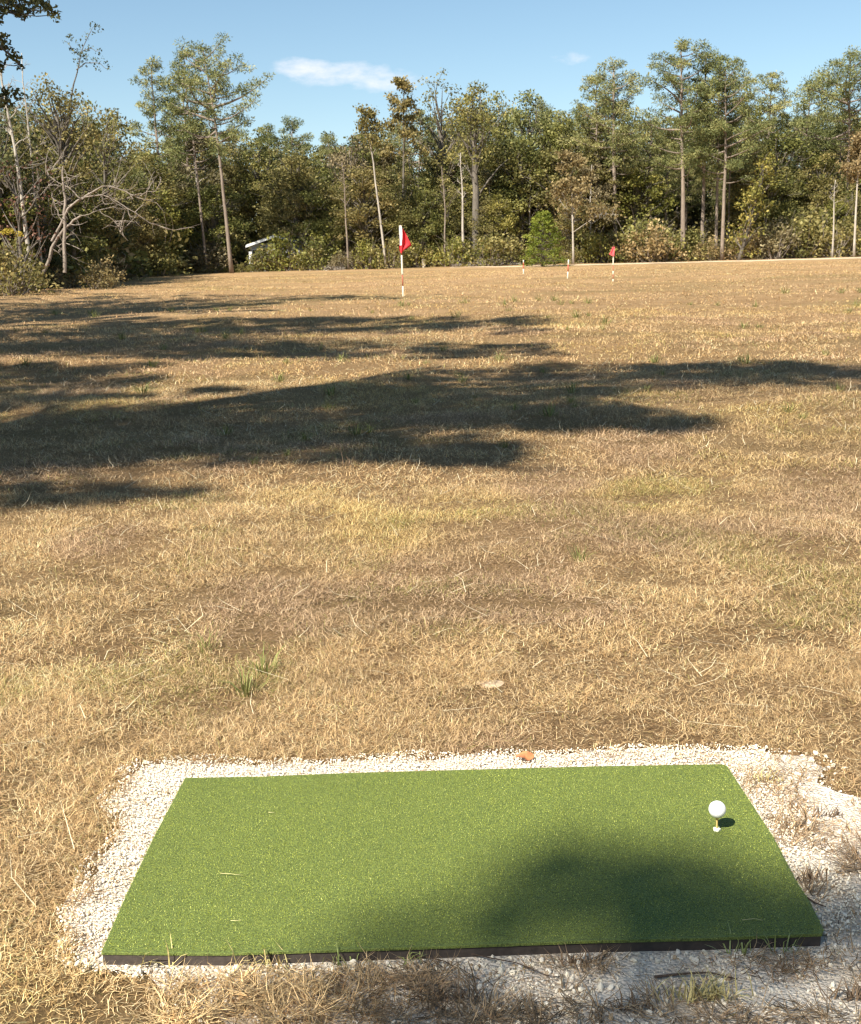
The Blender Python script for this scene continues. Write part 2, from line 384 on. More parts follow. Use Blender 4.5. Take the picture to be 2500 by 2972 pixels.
# ---------------------------------------------------------------- grass
def blade_mesh(P, az, lean, Ln, wd, curl, twist):
    n = len(P)
    def dirv(l): return np.stack([np.sin(l)*np.cos(az), np.sin(l)*np.sin(az), np.cos(l)], 1)
    p1 = P+dirv(lean)*(Ln*.5)[:, None]; l2 = lean+curl
    az2 = az+twist; d2 = np.stack([np.sin(l2)*np.cos(az2), np.sin(l2)*np.sin(az2), np.cos(l2)], 1)
    p2 = p1+d2*(Ln*.5)[:, None]; fl = P[:, 2]+.002
    p2[:, 2] = np.maximum(p2[:, 2], fl)
    s = np.stack([-np.sin(az), np.cos(az), np.zeros(n)], 1)*(wd*.5)[:, None]
    V = np.stack([P-s, P+s, p1+s*.85, p1-s*.85, p2], 1).reshape(-1, 3)
    b = 5*np.arange(n)
    return V, np.stack([b, b+1, b+2, b+3], 1), np.stack([b+3, b+2, b+4], 1)
def sample_wedge(n, y0, y1, rg, m=1.12):
    Y = np.sqrt(rg.uniform(y0*y0, y1*y1, n)); X = (rg.random(n)*2-1)*(.372*m*Y+.35); return np.stack([X, Y], 1)
def straw_colour(P, rg, far=0.0):
    n = len(P); x, y = P[:, 0], P[:, 1]
    t = rg.random(n)
    a = np.array([.30, .18, .080]); b = np.array([.76, .54, .27]); c = np.array([.94, .78, .49])
    col = np.where(t[:, None] < .5, a+(b-a)*(t*2)[:, None], b+(c-b)*((t-.5)*2)[:, None]**1.4)
    pk = sstep(.52, .68, fbm(x, y, 1.1, 12)); col = col*(1-pk[:, None]*.55)+np.array([.62, .44, .30])*(pk*.55*(.5+.8*t))[:, None]
    gp = sstep(.56, .70, fbm(x, y, .8, 20)) * .8 + .10
    g = (rg.random(n) < gp*.36*(1-far*.5))
    gc = np.array([.36, .34, .11])[None]*(.5+.9*rg.random(n))[:, None]; col[g] = gc[g]
    yp = sstep(.5, .7, fbm(x, y, 1.6, 31)); col = col*(1+yp[:, None]*np.array([.02, .04, -.12]))
    dk = rg.random(n) < .25; col[dk] *= .30; col[:, 2] *= .95; col[:, 1] *= .975; col *= (1+far*np.array([.10, .02, -.04]))  # random blades darkened to stand in for shaded crevices in the grass
    big = .70+.34*fbm(x, y, 2.3, 44)+.30*fbm(x, y, .33*(1+1.6*far), 47, 2); return np.clip(col*big[:, None], 0, .9)
def grass():
    rg = np.random.default_rng(21); Vs, Qs, Ts, Cs = [], [], [], []; off = 0
    def put(P2, az, lean, Ln, wd, curl, cols, lift=None):
        nonlocal off
        z = terrain(P2[:, 0], P2[:, 1])+(0 if lift is None else lift)
        P = np.column_stack([P2, z]); V, Q, T = blade_mesh(P, az, lean, Ln, wd, curl, rg.normal(0, .5, len(P)))
        Vs.append(V); Qs.append(Q+off); Ts.append(T+off); off += len(V); Cs.append(np.repeat(cols, 5, 0))
    for (n, y0, y1, L0, w0, k) in ((300000, 1.45, 4.2, .044, .0014, 0), (350000, 4.2, 7.5, .050, .0018, 0), (300000, 7.5, 14, .064, .0028, .2), (200000, 14, 28, .085, .0065, .5), (190000, 28, 85, .11, .013, 1)):
        # tufts
        nt = n//14; C0 = sample_wedge(nt, y0, y1, rg); idx = rg.integers(0, nt, n)
        tr = (.012+.03*rg.random(nt))*(1+2.0*k); a0 = rg.uniform(0, 2*np.pi, n); rr = np.sqrt(rg.random(n))*tr[idx]
        P = C0[idx]+np.stack([np.cos(a0), np.sin(a0)], 1)*rr[:, None]
        litter = rg.random(n) < .78
        P[litter] = sample_wedge(int(litter.sum()), y0, y1, rg)
        th = rg.uniform(0, 2*np.pi, nt)[idx]
        az = np.where(litter, rg.uniform(0, 2*np.pi, n), a0*.6+th*.4+rg.normal(0, .5, n))
        lean = np.where(litter, rg.uniform(1.1, 1.56, n), rg.uniform(.4, 1.45, n))
        cl = fbm(P[:, 0], P[:, 1], .28*(1+1.6*k), 55, 2); hgt = .35+.55*fbm(P[:, 0], P[:, 1], 1.3, 50)+.75*cl
        Ln = L0*rg.uniform(.3, 1.25, n)*hgt*np.where(litter, 1.1, 1); wd = w0*rg.uniform(.6, 1.3, n)
        curl = np.where(litter, rg.normal(.05, .4, n), rg.uniform(.1, .9, n))
        # leave the mat and the stones free
        sp = poly_sd(P, pad) if y0 < 4 else np.full(n, -1.0); sm = poly_sd(P, mat_out) if y0 < 4 else np.full(n, -1.0)
        if y0 < 4:
            fr = (P[:, 1] < mat_out[:, 1].min()-.01) | (P[:, 0] > mat_out[:, 0].max()-.45+.0*P[:, 0])
            nz = fbm(P[:, 0], P[:, 1], .13, 60); edge = (fbm(P[:, 0], P[:, 1], .1, 62)-.5)*.14
            prob = np.where(sp+edge < .0, 1.0, np.where(fr, .02+.45*sstep(.47, .64, nz), .004+.22*sstep(.05, .0, sp)))
            mf = mat_out[:, 1].min(); dd = np.where(P[:, 1] < mf+.12, -sm, 0); left = sstep(-.10, -.28, P[:, 0])*sstep(.03, .08, dd); prob = np.maximum(prob, left*.85)
            mid = np.exp(-((P[:, 0]+.08)/.36)**2)*sstep(.03, .08, dd); prob = np.maximum(prob, mid*1.0*sstep(.1, .4, nz)); prob = np.where(fr, np.maximum(prob, .3*sstep(.12, .2, dd)*sstep(.42, .6, nz)), prob)
            keep = (rg.random(n) < prob*(.36+.9*sstep(.28, .6, cl))) & (sm < -.012)
            # blades must not fall across the mat except a few
            tipx = P[:, 0]+np.cos(az)*Ln*.8; tipy = P[:, 1]+np.sin(az)*Ln*.8
            over = poly_sd(np.stack([tipx, tipy], 1), mat_out) > -.003; keep &= ~(over & (rg.random(n) > .012))
        else: keep = rg.random(n) < .28+1.0*sstep(.28, .6, cl)
        cols = straw_colour(P, rg, k)
        if y0 < 4:
            w = (sp > 0) ; cols[w] *= np.array([.70, .62, .56])*rg.uniform(.6, 1.3, (int(w.sum()), 1))
        put(P[keep], az[keep], lean[keep], Ln[keep], wd[keep], curl[keep], cols[keep], np.where(litter, rg.random(n)**2*.018*(1+k), 0)[keep])
    # green weedy tufts scattered over the field
    nt = 260; C0 = sample_wedge(nt, 2.6, 34, rg); C0 = C0[(C0[:, 1] < 16) | (rg.random(nt) < .35)]; ok = poly_sd(C0, pad) < -.05; C0 = C0[ok]; nt = len(C0); m_ = 34
    idx = np.repeat(np.arange(nt), m_); n = len(idx); a0 = rg.uniform(0, 2*np.pi, n); sc = (.6+.8*rg.random(nt))[idx]*(1+C0[idx, 1]/18)
    P = C0[idx]+np.stack([np.cos(a0), np.sin(a0)], 1)*(rg.random(n)*.035*sc)[:, None]
    gcol = np.array([.22, .23, .075])*rg.uniform(.5, 1.6, (n, 1))
    put(P, a0, rg.uniform(.1, 1.0, n), .075*sc*rg.uniform(.6, 1.2, n), .003*sc, rg.uniform(.1, .9, n), gcol)
    # long loose straws lying over the turf
    n = 1700; P = sample_wedge(n, 2.4, 15, rg); P = P[poly_sd(P, pad) < -.03]; n = len(P); k_ = (1+P[:, 1]/9)
    put(P, rg.uniform(0, 6.28, n), rg.uniform(1.15, 1.56, n), rg.uniform(.10, .24, n), .0019*k_, rg.normal(0, .3, n), np.array([.92, .80, .54])*rg.uniform(.6, 1.0, (n, 1)), .015+.02*rg.random(n))
    # matted dead tufts on the stones in front and to the right of the mat
    for x0, x1, y0_, y1_, cnt in ((640, 1450, 2830, 2985, 46), (930, 1300, 2790, 2850, 10), (1600, 1790, 2785, 2825, 5), (1380, 1980, 2900, 2990, 14), (2180, 2470, 2390, 2480, 5), (2290, 2400, 2560, 2640, 3), (2000, 2520, 2950, 2990, 9), (2150, 2500, 2790, 2825, 4), (2130, 2300, 2260, 2330, 4), (2420, 2500, 2480, 2560, 4), (430, 900, 2835, 2990, 26)):
        C0 = np.array([flat(rg.uniform(x0, x1), rg.uniform(y0_, y1_))[:2] for _ in range(cnt)]); idx = np.repeat(np.arange(cnt), 26); n = len(idx)
        a0 = rg.uniform(0, 6.28, n); th = rg.uniform(0, 6.28, cnt)[idx]; az = np.where(rg.random(n) < .5, th+rg.normal(0, .5, n), a0)
        P = C0[idx]+np.stack([np.cos(a0), np.sin(a0)], 1)*(rg.random(n)*.035)[:, None]; tn = rg.uniform(.4, 1.5, cnt)[idx][:, None]
        ok = poly_sd(P, mat_out) < -.02; tip = P+np.stack([np.cos(az), np.sin(az)], 1)*.05; ok &= poly_sd(tip, mat_out) < .004
        c_ = np.array([.30, .215, .125])*tn*(1+sstep(-.05, -.3, P[:, :1])*np.array([1.0, 1.05, .85]))*rg.uniform(.4, 1.7, (n, 1)); put(P[ok], az[ok], rg.uniform(1.0, 1.57, n)[ok], rg.uniform(.03, .085, n)[ok], rg.uniform(.0014, .0026, n)[ok], rg.normal(.1, .5, n)[ok], c_[ok], .006+.012*rg.random(n)[ok])
    V = np.vstack(Vs)
    me = mesh_np('grass', V, [np.vstack(Qs), np.vstack(Ts)], tone_mat('dry_grass', .22, .65, .25), False, None, np.vstack(Cs))
    link('grass', me, kind='stuff', label='short dry straw coloured grass covering the field', category='grass')
grass()

# ---------------------------------------------------------------- mat
def golf_mat():
    c = mat_out.mean(0); root = thing('golf_mat', 'rectangular green artificial turf hitting mat with dark rubber base on white gravel', 'golf mat', (c[0], c[1], .008))
    # densify outline
    out = []
    for i in range(len(mat_out)):
        a, b = mat_out[i], mat_out[(i+1) % len(mat_out)]; n = max(1, int(np.linalg.norm(b-a)/.03))
        out += [a+(b-a)*k/n for k in range(n)]
    out = np.array(out)-c; n = len(out)
    inn = out*(1-.004/np.maximum(.2, np.abs(out).max(1)))[:, None]
    def slab(o2, z0, z1, mat, name, bev=0):
        rings = [(o2, z0), (o2, z1-bev)] + ([(o2*(1-bev*1.2), z1)] if bev else [(o2, z1)][:0])
        V = np.vstack([np.column_stack([r_, np.full(n, z)]) for r_, z in rings]+[[[0, 0, rings[-1][1]]], [[0, 0, z0]]])
        k = len(rings); Q = []
        j = np.arange(n); j2 = (j+1) % n
        for a in range(k-1): Q.append(np.stack([a*n+j, a*n+j2, (a+1)*n+j2, (a+1)*n+j], 1))
        T = np.vstack([np.stack([(k-1)*n+j, (k-1)*n+j2, np.full(n, k*n)], 1), np.stack([j2, j, np.full(n, k*n+1)], 1)])
        return mesh_np(name, V, [np.vstack(Q), T], mat)
    link('rubber_base', slab(inn, -.004, .0215, plain('black_rubber', (.062, .050, .042), .75, .25, 60, .3), 'rubber_base'), root)
    M, N, L, B, O = mat_base('turf_backing'); geo = N.new('ShaderNodeNewGeometry'); a = noise(N, L, geo.outputs['Position'], 260, 3, .7)
    r = ramp(N, [(.35, (.06, .085, .015)), (.65, (.20, .26, .055))]); L.new(a.outputs[0], r.inputs[0]); L.new(r.outputs[0], B.inputs['Base Color']); B.inputs['Roughness'].default_value = .7
    bumpn(N, L, a.outputs[0], 1, .004, B)
    turf = link('turf', slab(out*.9985, .022, .0285, M, 'turf', .002), root)
    rg = np.random.default_rng(5); n2 = 420000
    lo = mat_out.min(0); hi = mat_out.max(0); P = lo+rg.random((n2, 2))*(hi-lo)
    sd = poly_sd(P, mat_out); P = P[sd > .001]; sd = sd[sd > .001]; n2 = len(P)
    az = rg.uniform(0, 2*np.pi, n2); lean = rg.uniform(.5, 1.5, n2); Ln = rg.uniform(.0025, .0055, n2); wd = rg.uniform(.0008, .0018, n2)
    ln = np.stack([np.sin(lean)*np.cos(az), np.sin(lean)*np.sin(az), np.cos(lean)], 1)*Ln[:, None]
    s = np.stack([-np.sin(az), np.cos(az), np.zeros(n2)], 1)*wd[:, None]*.5; s += rg.normal(0, .0002, (n2, 3))
    P3 = np.column_stack([P-c, np.full(n2, .0275)-np.where(sd < .006, .001, 0)])
    ed = sd < .007; cc = -(P-c); cc /= np.linalg.norm(cc, axis=1)[:, None]; ln[ed, :2] = -cc[ed]*.0035+rg.normal(0, .0025, (int(ed.sum()), 2)); ln[ed, 2] = rg.uniform(-.004, .004, int(ed.sum()))
    V = np.stack([P3-s, P3+s, P3+ln], 1).reshape(-1, 3)
    t = rg.random(n2); col = np.array([.088, .108, .010])*(1-t)[:, None]+np.array([.42, .465, .07])*t[:, None]
    lt = rg.random(n2) < .13; col[lt] = np.array([.58, .61, .17]); patch = .88+.26*fbm(P[:, 0], P[:, 1], .22, 70); col *= patch[:, None]
    me = mesh_np('turf_fibres', V, [np.arange(n2*3).reshape(-1, 3)], tone_mat('turf_fibre', .15, .55, .3), False, None, np.repeat(col, 3, 0))
    link('turf_fibres', me, turf, kind='stuff')
    return root
golf_mat()

def ball_and_tee():
    b = flat(2081, 2413, MATZ-.006)
    root = thing('golf_tee', 'pale wooden tee standing in the turf under the ball', 'golf tee', b)
    g = Geo(); zs = np.array([-.01, 0, .024, .033, .037, .0385]); rs = np.array([.0022, .0024, .0026, .0034, .0050, .0052])
    g.tube([(0, 0, z) for z in zs], rs, 16); link('shaft', g.build('shaft', plain('tee_wood', (.66, .47, .17), .5), True), root)
    g = Geo(); th = np.linspace(0, 2*np.pi, 49)[:-1]; r = .0075+.0022*np.abs(np.cos(2.5*th+.4))
    V = [[0, 0, .0095]]; 
    for z, k in ((.0095, .55), (.0082, .95), (.005, 1.0), (.0, .9)): V += [[r[i]*k*math.cos(th[i]), r[i]*k*math.sin(th[i]), z] for i in range(48)]
    T = [[0, 1+i, 1+(i+1) % 48] for i in range(48)]; Q = [[1+a*48+i, 1+(a+1)*48+i, 1+(a+1)*48+(i+1) % 48, 1+a*48+(i+1) % 48] for a in range(3) for i in range(48)]
    g.add(V, Q, T); link('collar', g.build('collar', plain('tee_collar', (.80, .82, .66), .6)), root)
    # ball with dimples
    V = [np.array(v)/np.linalg.norm(v) for v in ICO]; F = [tuple(f) for f in ICOF]
    for _ in range(5):
        mid = {}; nf = []
        def mp(a, b_):
            k = (min(a, b_), max(a, b_))
            if k not in mid: v = V[a]+V[b_]; V.append(v/np.linalg.norm(v)); mid[k] = len(V)-1
            return mid[k]
        for a, b_, c_ in F:
            x, y, z = mp(a, b_), mp(b_, c_), mp(c_, a); nf += [(a, x, z), (b_, y, x), (c_, z, y), (x, y, z)]
        F = nf
    V = np.array(V); k = np.arange(336)+.5; ph = np.arccos(1-2*k/336); t_ = np.pi*(1+5**.5)*k
    D = np.stack([np.cos(t_)*np.sin(ph), np.sin(t_)*np.sin(ph), np.cos(ph)], 1); md = np.arccos(np.clip((V@D.T).max(1), -1, 1))
    rad = .02135*(1-.012*np.clip(1-(md/.088)**2, 0, 1)); V = V*rad[:, None]
    me = mesh_np('golf_ball', V, [np.array(F)], plain('ball_white', (.84, .85, .86), .35, .02), True)
    link('golf_ball', me, None, (b[0], b[1], b[2]+.0385+.0205), label='white dimpled golf ball resting on the wooden tee', category='golf ball')
ball_and_tee()

def scraps():
    rg = np.random.default_rng(9)
    # orange leaf at the back of the stones
    p = flat(1520, 2200, .02); t = np.linspace(0, 2*np.pi, 25)[:-1]
    r = .025*(1+.22*np.cos(3*t+.5)+.12*np.cos(5*t)); V = [[0, 0, .012]]+[[r[i]*math.cos(t[i]), .62*r[i]*math.sin(t[i]), .010*math.sin(2*t[i])+.008] for i in range(24)]
    V = np.array(V); F = [[0, 1+i, 1+(i+1) % 24] for i in range(24)]
    V2 = np.vstack([V, V-np.array([0, 0, .0012])]); F2 = F+[[f[0]+25, f[2]+25, f[1]+25] for f in F]
    me = mesh_np('fallen_leaf', V2, [F2], plain('orange_leaf', (.50, .20, .085), .6, .3, 60), True)
    o = link('fallen_leaf', me, None, p, label='curled orange fallen leaf lying on the far edge of the white gravel', category='leaf'); o.rotation_euler = (.35, .1, .3)
    # pale dead stems on the mat
    def stem(px, label, name='dead_straw', h=.002, col=None, w=.0009):
        P = [flat(x, y, MATZ+.001)+np.array([0, 0, dz]) for x, y, dz in px]; base = P[0].copy()
        g = Geo(); g.tube([q-base for q in P], np.linspace(w, w*.5, len(P)), 5)
        link(name, g.build(name, col or STR, True), None, base, label=label, category='straw')
    global STR
    STR = plain('pale_straw', (.62, .55, .28), .7, .15)
    stem([(640, 2538, .003), (670, 2541, .004), (705, 2543, .002)], 'short pale straw lying near the middle of the left half of the mat', w=.0008)
    stem([(780, 2361, .003), (797, 2361, .003)], 'tiny straw bit lying near the back left of the mat', w=.001)
    stem([(670, 2676, .003), (700, 2676, .004)], 'tiny straw bit lying near the front left of the mat', w=.0008)
    stem([(2155, 2675, .004), (2190, 2674, .006), (2215, 2675, .003)], 'pale straw lying near the front right corner of the mat', w=.0008)
    # twigs on the stones in front
    TW = bark_mat('twig_bark', (.09, .06, .045), (.20, .14, .10), 40)
    def twig(pts, w, label):
        P = [flat(x, y, .012)+np.array([0, 0, .004*((i*7) % 3)]) for i, (x, y) in enumerate(pts)]; base = P[0].copy(); g = Geo()
        g.tube([q-base for q in P], np.linspace(w, w*.45, len(P)), 6)
        link('twig', g.build('twig', TW, True), None, base, label=label, category='twig')
    twig([(1340, 2762), (1420, 2785), (1500, 2805), (1590, 2832), (1640, 2842)], .0016, 'long thin dark twig slanting across the gravel below the front middle of the mat')
    twig([(1900, 2836), (1980, 2832), (2060, 2833), (2140, 2842)], .0032, 'thick brown twig lying flat on the gravel below the front right of the mat')
    twig([(1165, 2775), (1225, 2780), (1290, 2800), (1330, 2812)], .0022, 'dark bent twig lying among dead grass just in front of the mat')
    twig([(2335, 2600), (2365, 2625), (2398, 2642)], .0026, 'short dark stick poking out beside the front right corner of the mat')
    # living grass wisps growing at the front edge
    def wisp(px, py, n, hgt, label, col, spread=.05, z=.008):
        b = flat(px, py, z); g = Geo()
        az = rg.uniform(0, 2*np.pi, n); lean = rg.uniform(.1, 1.1, n); Ln = hgt*rg.uniform(.4, 1.1, n)
        P = np.zeros((n, 3)); P[:, 0] = rg.normal(0, spread, n); P[:, 1] = rg.normal(0, .006, n)
        V, Q, T = blade_mesh(P, az, lean, Ln, rg.uniform(.0022, .0042, n), rg.uniform(.1, 1.0, n), rg.normal(0, .4, n))
        g.add(V, Q, T); link('grass_wisp', g.build('grass_wisp', col), None, b, label=label, category='grass tuft', group='grass wisps beside the mat')
    GR = plain('wisp_green', (.26, .30, .10), .6, .3, 60); YG = plain('wisp_straw', (.52, .44, .19), .6, .3, 60); BR = plain('wisp_brown', (.20, .135, .08), .7, .35, 60)
    wisp(470, 2806, 9, .08, 'pale bent grass wisp leaning on the front left corner of the mat', YG, .03)
    wisp(770, 2808, 20, .085, 'yellow green wisp curling over the front edge left of the mat middle', YG, .03)
    wisp(1000, 2800, 14, .06, 'low green wisp growing at the front middle edge of the mat', GR, .02)
    wisp(1170, 2794, 12, .06, 'second green wisp at the front edge, left of the long twig', GR, .02)
    wisp(2140, 2768, 12, .085, 'green wisp standing at the front right edge of the mat', GR, .02)
    wisp(2255, 2764, 10, .075, 'green wisp nearest the front right corner of the mat', GR, .02)
    wisp(2050, 2900, 90, .075, 'dense tan grass tuft in the gravel at the bottom right', YG, .035)
    wisp(2350, 2560, 26, .07, 'dead brown tuft beside the right edge of the mat', BR, .02)
    wisp(2400, 2370, 26, .06, 'dry brown tuft on the gravel right of the ball', BR, .025)
    wisp(2230, 2270, 30, .05, 'tan tuft on the gravel off the back right corner', YG, .025)
    wisp(1690, 2800, 40, .05, 'brown tuft in the shaded gravel below the dark twig', BR, .03)
    wisp(1330, 2900, 60, .055, 'brown grass clump at the bottom middle of the stones', BR, .025)
    wisp(1850, 2930, 50, .055, 'brown clump at the bottom edge left of the dense tan tuft', BR, .025)
    wisp(2480, 2900, 50, .06, 'brown grass clump at the bottom right corner of the stones', BR, .025)
    wisp(1010, 1352, 12, .20, 'tall bare weed stems in the shade in the middle of the field', BR, .025, float(terrain(-.6, 8.6)))
    # bare patch of sand in the grass
scraps()

# ---------------------------------------------------------------- flags and stakes
RED = plain('red_paint', (.46, .11, .07), .6, .2, 10); WHI = plain('cream_pvc', (.80, .74, .58), .4, .05, 10)
FRED = plain('red_cloth', (.72, .035, .045), .8, .1, 8); FWHI = plain('white_cloth', (.86, .80, .80), .8, .05, 8)
def striped(name, px_base, py_base, px_top, py_top, segs, label, cat, rr=.017, rw=.030):
    """segs: (py0, py1, 'w'/'r') from the bottom up, in photo rows"""
    b = hit(px_base, py_base); Y = b[1]; zt = top_z(px_top, py_top, Y); d = unproj(px_top, py_top); xt = d[0]/d[1]*Y
    root = thing(name, label, cat, b); top = np.array([xt-b[0], 0, zt-b[2]]); H = py_base-py_top
    f = lambda py: (py_base-py)/H
    for a, c, k in segs:
        g = Geo(); p0 = top*f(a); p1 = top*f(c); r_ = rw if k == 'w' else rr
        if k == 'w': g.tube([p0, p0+(p1-p0)*.06, p0+(p1-p0)*.94, p1], [r_*.75, r_, r_, r_*.75], 12)
        else: g.tube([p0, p1], r_, 12)
        link('white_sleeve' if k == 'w' else 'red_band', g.build('band', WHI if k == 'w' else RED, True), root)
    return root, top, Y
def flag_cloth(root, P, thick, mat, name='flag'):
    """cloth from a grid of points P[i][j]"""
    P = np.asarray(P, float); a, b = P.shape[:2]; V = P.reshape(-1, 3)
    i = (np.arange(a-1)[:, None]*b+np.arange(b-1)[None]).ravel(); Q = np.stack([i, i+1, i+b+1, i+b], 1)
    V2 = np.vstack([V, V+np.array([0, thick, 0])]); n = len(V); Q2 = np.vstack([Q, Q[:, ::-1]+n])
    return link(name, mesh_np(name, V2, [Q2], mat, True), root)
r1, top1, Y1 = striped('golf_flag', 1171, 861, 1163, 655, [(861, 830, 'w'), (830, 797, 'r'), (797, 740, 'w'), (740, 655, 'r')], 'nearest tall red and white flag on a striped pole in the field', 'golf flag')
pm = Y1/FPX                                        # metres per photo pixel at that distance
def lp(dx, dy): return top1+np.array([dx*pm, 0, -dy*pm])
def cloth_grid(rows, depth, amp):
    G = []
    for dy, xa, xb in rows:
        G.append([lp(xa+(xb-xa)*t, dy+(t*6 if xb > 12 else 0))+np.array([0, -depth-amp*math.sin(t*7+dy*.05), 0]) for t in np.linspace(0, 1, 9)])
    return G
flag_cloth(r1, cloth_grid([(8, 4, 7), (18, 3, 15), (30, 3, 21), (42, 2, 27), (48, 2, 30), (56, 1, 19), (66, 0, 9), (72, -1, 4)], .03, .05), .004, FRED)
flag_cloth(r1, cloth_grid([(-1, -3, 2), (8, -4, 4), (22, -4, 4.5), (36, -4, 4), (46, -4, 3), (54, -5, 3)], .10, .02), .004, FWHI, 'flag_sleeve')
flag_cloth(r1, cloth_grid([(52, -5, 3), (60, -5, 5), (68, -4, 4), (76, -1, 2)], .09, .02), .004, FRED, 'flag_hem')
r2, top1, Y2 = striped('golf_flag', 1780, 818, 1781, 716, [(818, 810, 'w'), (810, 796, 'r'), (796, 786, 'w'), (786, 770, 'r'), (770, 716, 'w')], 'farther small pinkish red flag right of the bright green cedar', 'golf flag', .014, .026)
pm = Y2/FPX
flag_cloth(r2, cloth_grid([(0, -3, 3), (8, -6, 3), (16, -10, 2), (20, -13, 2), (23, -7, 2), (26, -2, 2)], .05, .02), .004, plain('pink_red_cloth', (.78, .12, .13), .8, .1, 8))
striped('boundary_stake', 1648, 809, 1651, 753, [(809, 788, 'w'), (788, 768, 'r'), (768, 753, 'w')], 'taller red and white striped stake left of the small far flag', 'stake', .03, .032)
striped('boundary_stake', 1520, 796, 1520, 754, [(796, 780, 'w'), (780, 770, 'r'), (770, 762, 'r'), (762, 754, 'w')], 'shorter red and white striped stake in front of the bright green cedar', 'stake', .028, .034)
def post():
    b = at(1231, 104); g = Geo(); h = top_z(1231, 755, 104)-b[2]
    g.box((0, 0, h/2), (.26, .2, h)); g.box((0, 0, h+.03), (.34, .28, .06))
    link('wooden_post', g.build('wooden_post', plain('weathered_wood', (.50, .44, .33), .8, .2)), None, b, label='pale square wooden post at the foot of the trees behind the first flag', category='post')
post()
# tan mound of dug sand in the middle distance
def sand_patch():
    b = hit(1425, 1990); t = np.linspace(0, 2*np.pi, 33)[:-1]; V = [[0, 0, .012]]
    for k, z in ((.5, .010), (1, -.01)): V += [[.075*k*math.cos(a)*(1+.2*math.sin(3*a)), .07*k*math.sin(a)*(1+.2*math.cos(2*a)), z] for a in t]
    T = [[0, 1+i, 1+(i+1) % 32] for i in range(32)]; Q = [[1+i, 33+i, 33+(i+1) % 32, 1+(i+1) % 32] for i in range(32)]
    link('sand_patch', mesh_np('sand_patch', V, [Q, T], plain('pale_sand', (.46, .36, .25), .95, .25, 40, .8), True), None, b, kind='structure')
sand_patch()

# ---------------------------------------------------------------- trees
def curve_pts(a, b, n=5, bend=0.0, rg=None, sag=0.0):
    a = np.array(a, float); b = np.array(b, float); t = np.linspace(0, 1, n)[:, None]; L_ = np.linalg.norm(b-a)
    off = (rg.normal(size=3) if rg is not None else np.zeros(3))*bend*L_
    return a+(b-a)*t+off*(t*(1-t)*4)+np.array([0, 0, -sag*L_])*(t*(1-t)*4)
def clump(g, c, r, n, size, rg, flatz=.7, aspect=.6, radial=0.0, up=.6):
    d = rg.normal(size=(n, 3)); d /= np.linalg.norm(d, axis=1)[:, None]; rr = rg.random(n)**(1/2.1)
    off = d*rr[:, None]*r; off[:, 2] *= flatz
    base = rg.uniform(.15, .85)                       # each clump has its own tone
    tint = np.clip(base+rg.normal(0, .22, n), 0, 1)
    g.leaves(np.asarray(c)+off, size, rg, aspect, d*radial if radial else None, tint, up)
def pine(name, h, c0, spread, seed, bark=B_PINE, leaf=M_PINE, tr=.0105, dens=1.0, lean=(0, 0), label=None, cat='pine tree', loc=(0, 0, 0), group=None, rz=0, size=.24, top='round'):
    rg = np.random.default_rng(seed); root = thing(name, label or 'pine', cat, loc, rz, group)
    g = Geo(); z = np.linspace(0, 1, 12); wob = np.cumsum(rg.normal(0, .0035*h, (12, 2)), 0)*z[:, None]
    T = np.column_stack([wob[:, 0]+lean[0]*z, wob[:, 1]+lean[1]*z, z*h*.97]); rad = h*tr*(1-.80*z**1.1); rad[0] *= 1.25
    g.tube(T, rad, 9)
    f = Geo()
    def tp(t): return np.array([np.interp(t, z, T[:, k]) for k in range(3)])
    nl = int(34*dens); az = rg.uniform(0, 6)
    for i in range(nl):
        t = c0+(1-c0)*(i+.5)/nl; u = (t-c0)/(1-c0); az += 2.4+rg.normal(0, .4)
        prof = (math.sin(math.pi*min(1, .18+u*.82))**.6) if top == 'round' else (1-u)**.75+.1
        Lb = spread*prof*rg.uniform(.5, 1.12)+.25
        if u < .12 and rg.random() < .4: continue
        p0 = tp(t); e = p0+np.array([math.cos(az)*Lb, math.sin(az)*Lb, Lb*(.25+.35*u)*rg.uniform(.4, 1.3)])
        pts = curve_pts(p0, e, 5, .06, rg, .08); g.tube(pts, np.linspace(max(.02, .028*Lb), .012, 5), 4, False)
        m_ = max(2, int(Lb*1.5))
        for k in range(m_):
            q = p0+(e-p0)*(1-.75*(k/m_)*rg.uniform(.7, 1.1))+rg.normal(0, .13*Lb**.5, 3)
            rr = rg.uniform(.38, .75)*(.75+.12*spread); clump(f, q, rr, int(78*dens**.3*rr/.5), size, rg, .6, .26, 1.1, .4)
    clump(f, tp(1)+[0, 0, .1], .6, 40, size, rg, .8, .3, 1.1, .4)
    link('trunk', g.build('trunk', bark, True), root); link('crown', f.build('crown', leaf), root); root['h'] = h
    del root['h']; return root
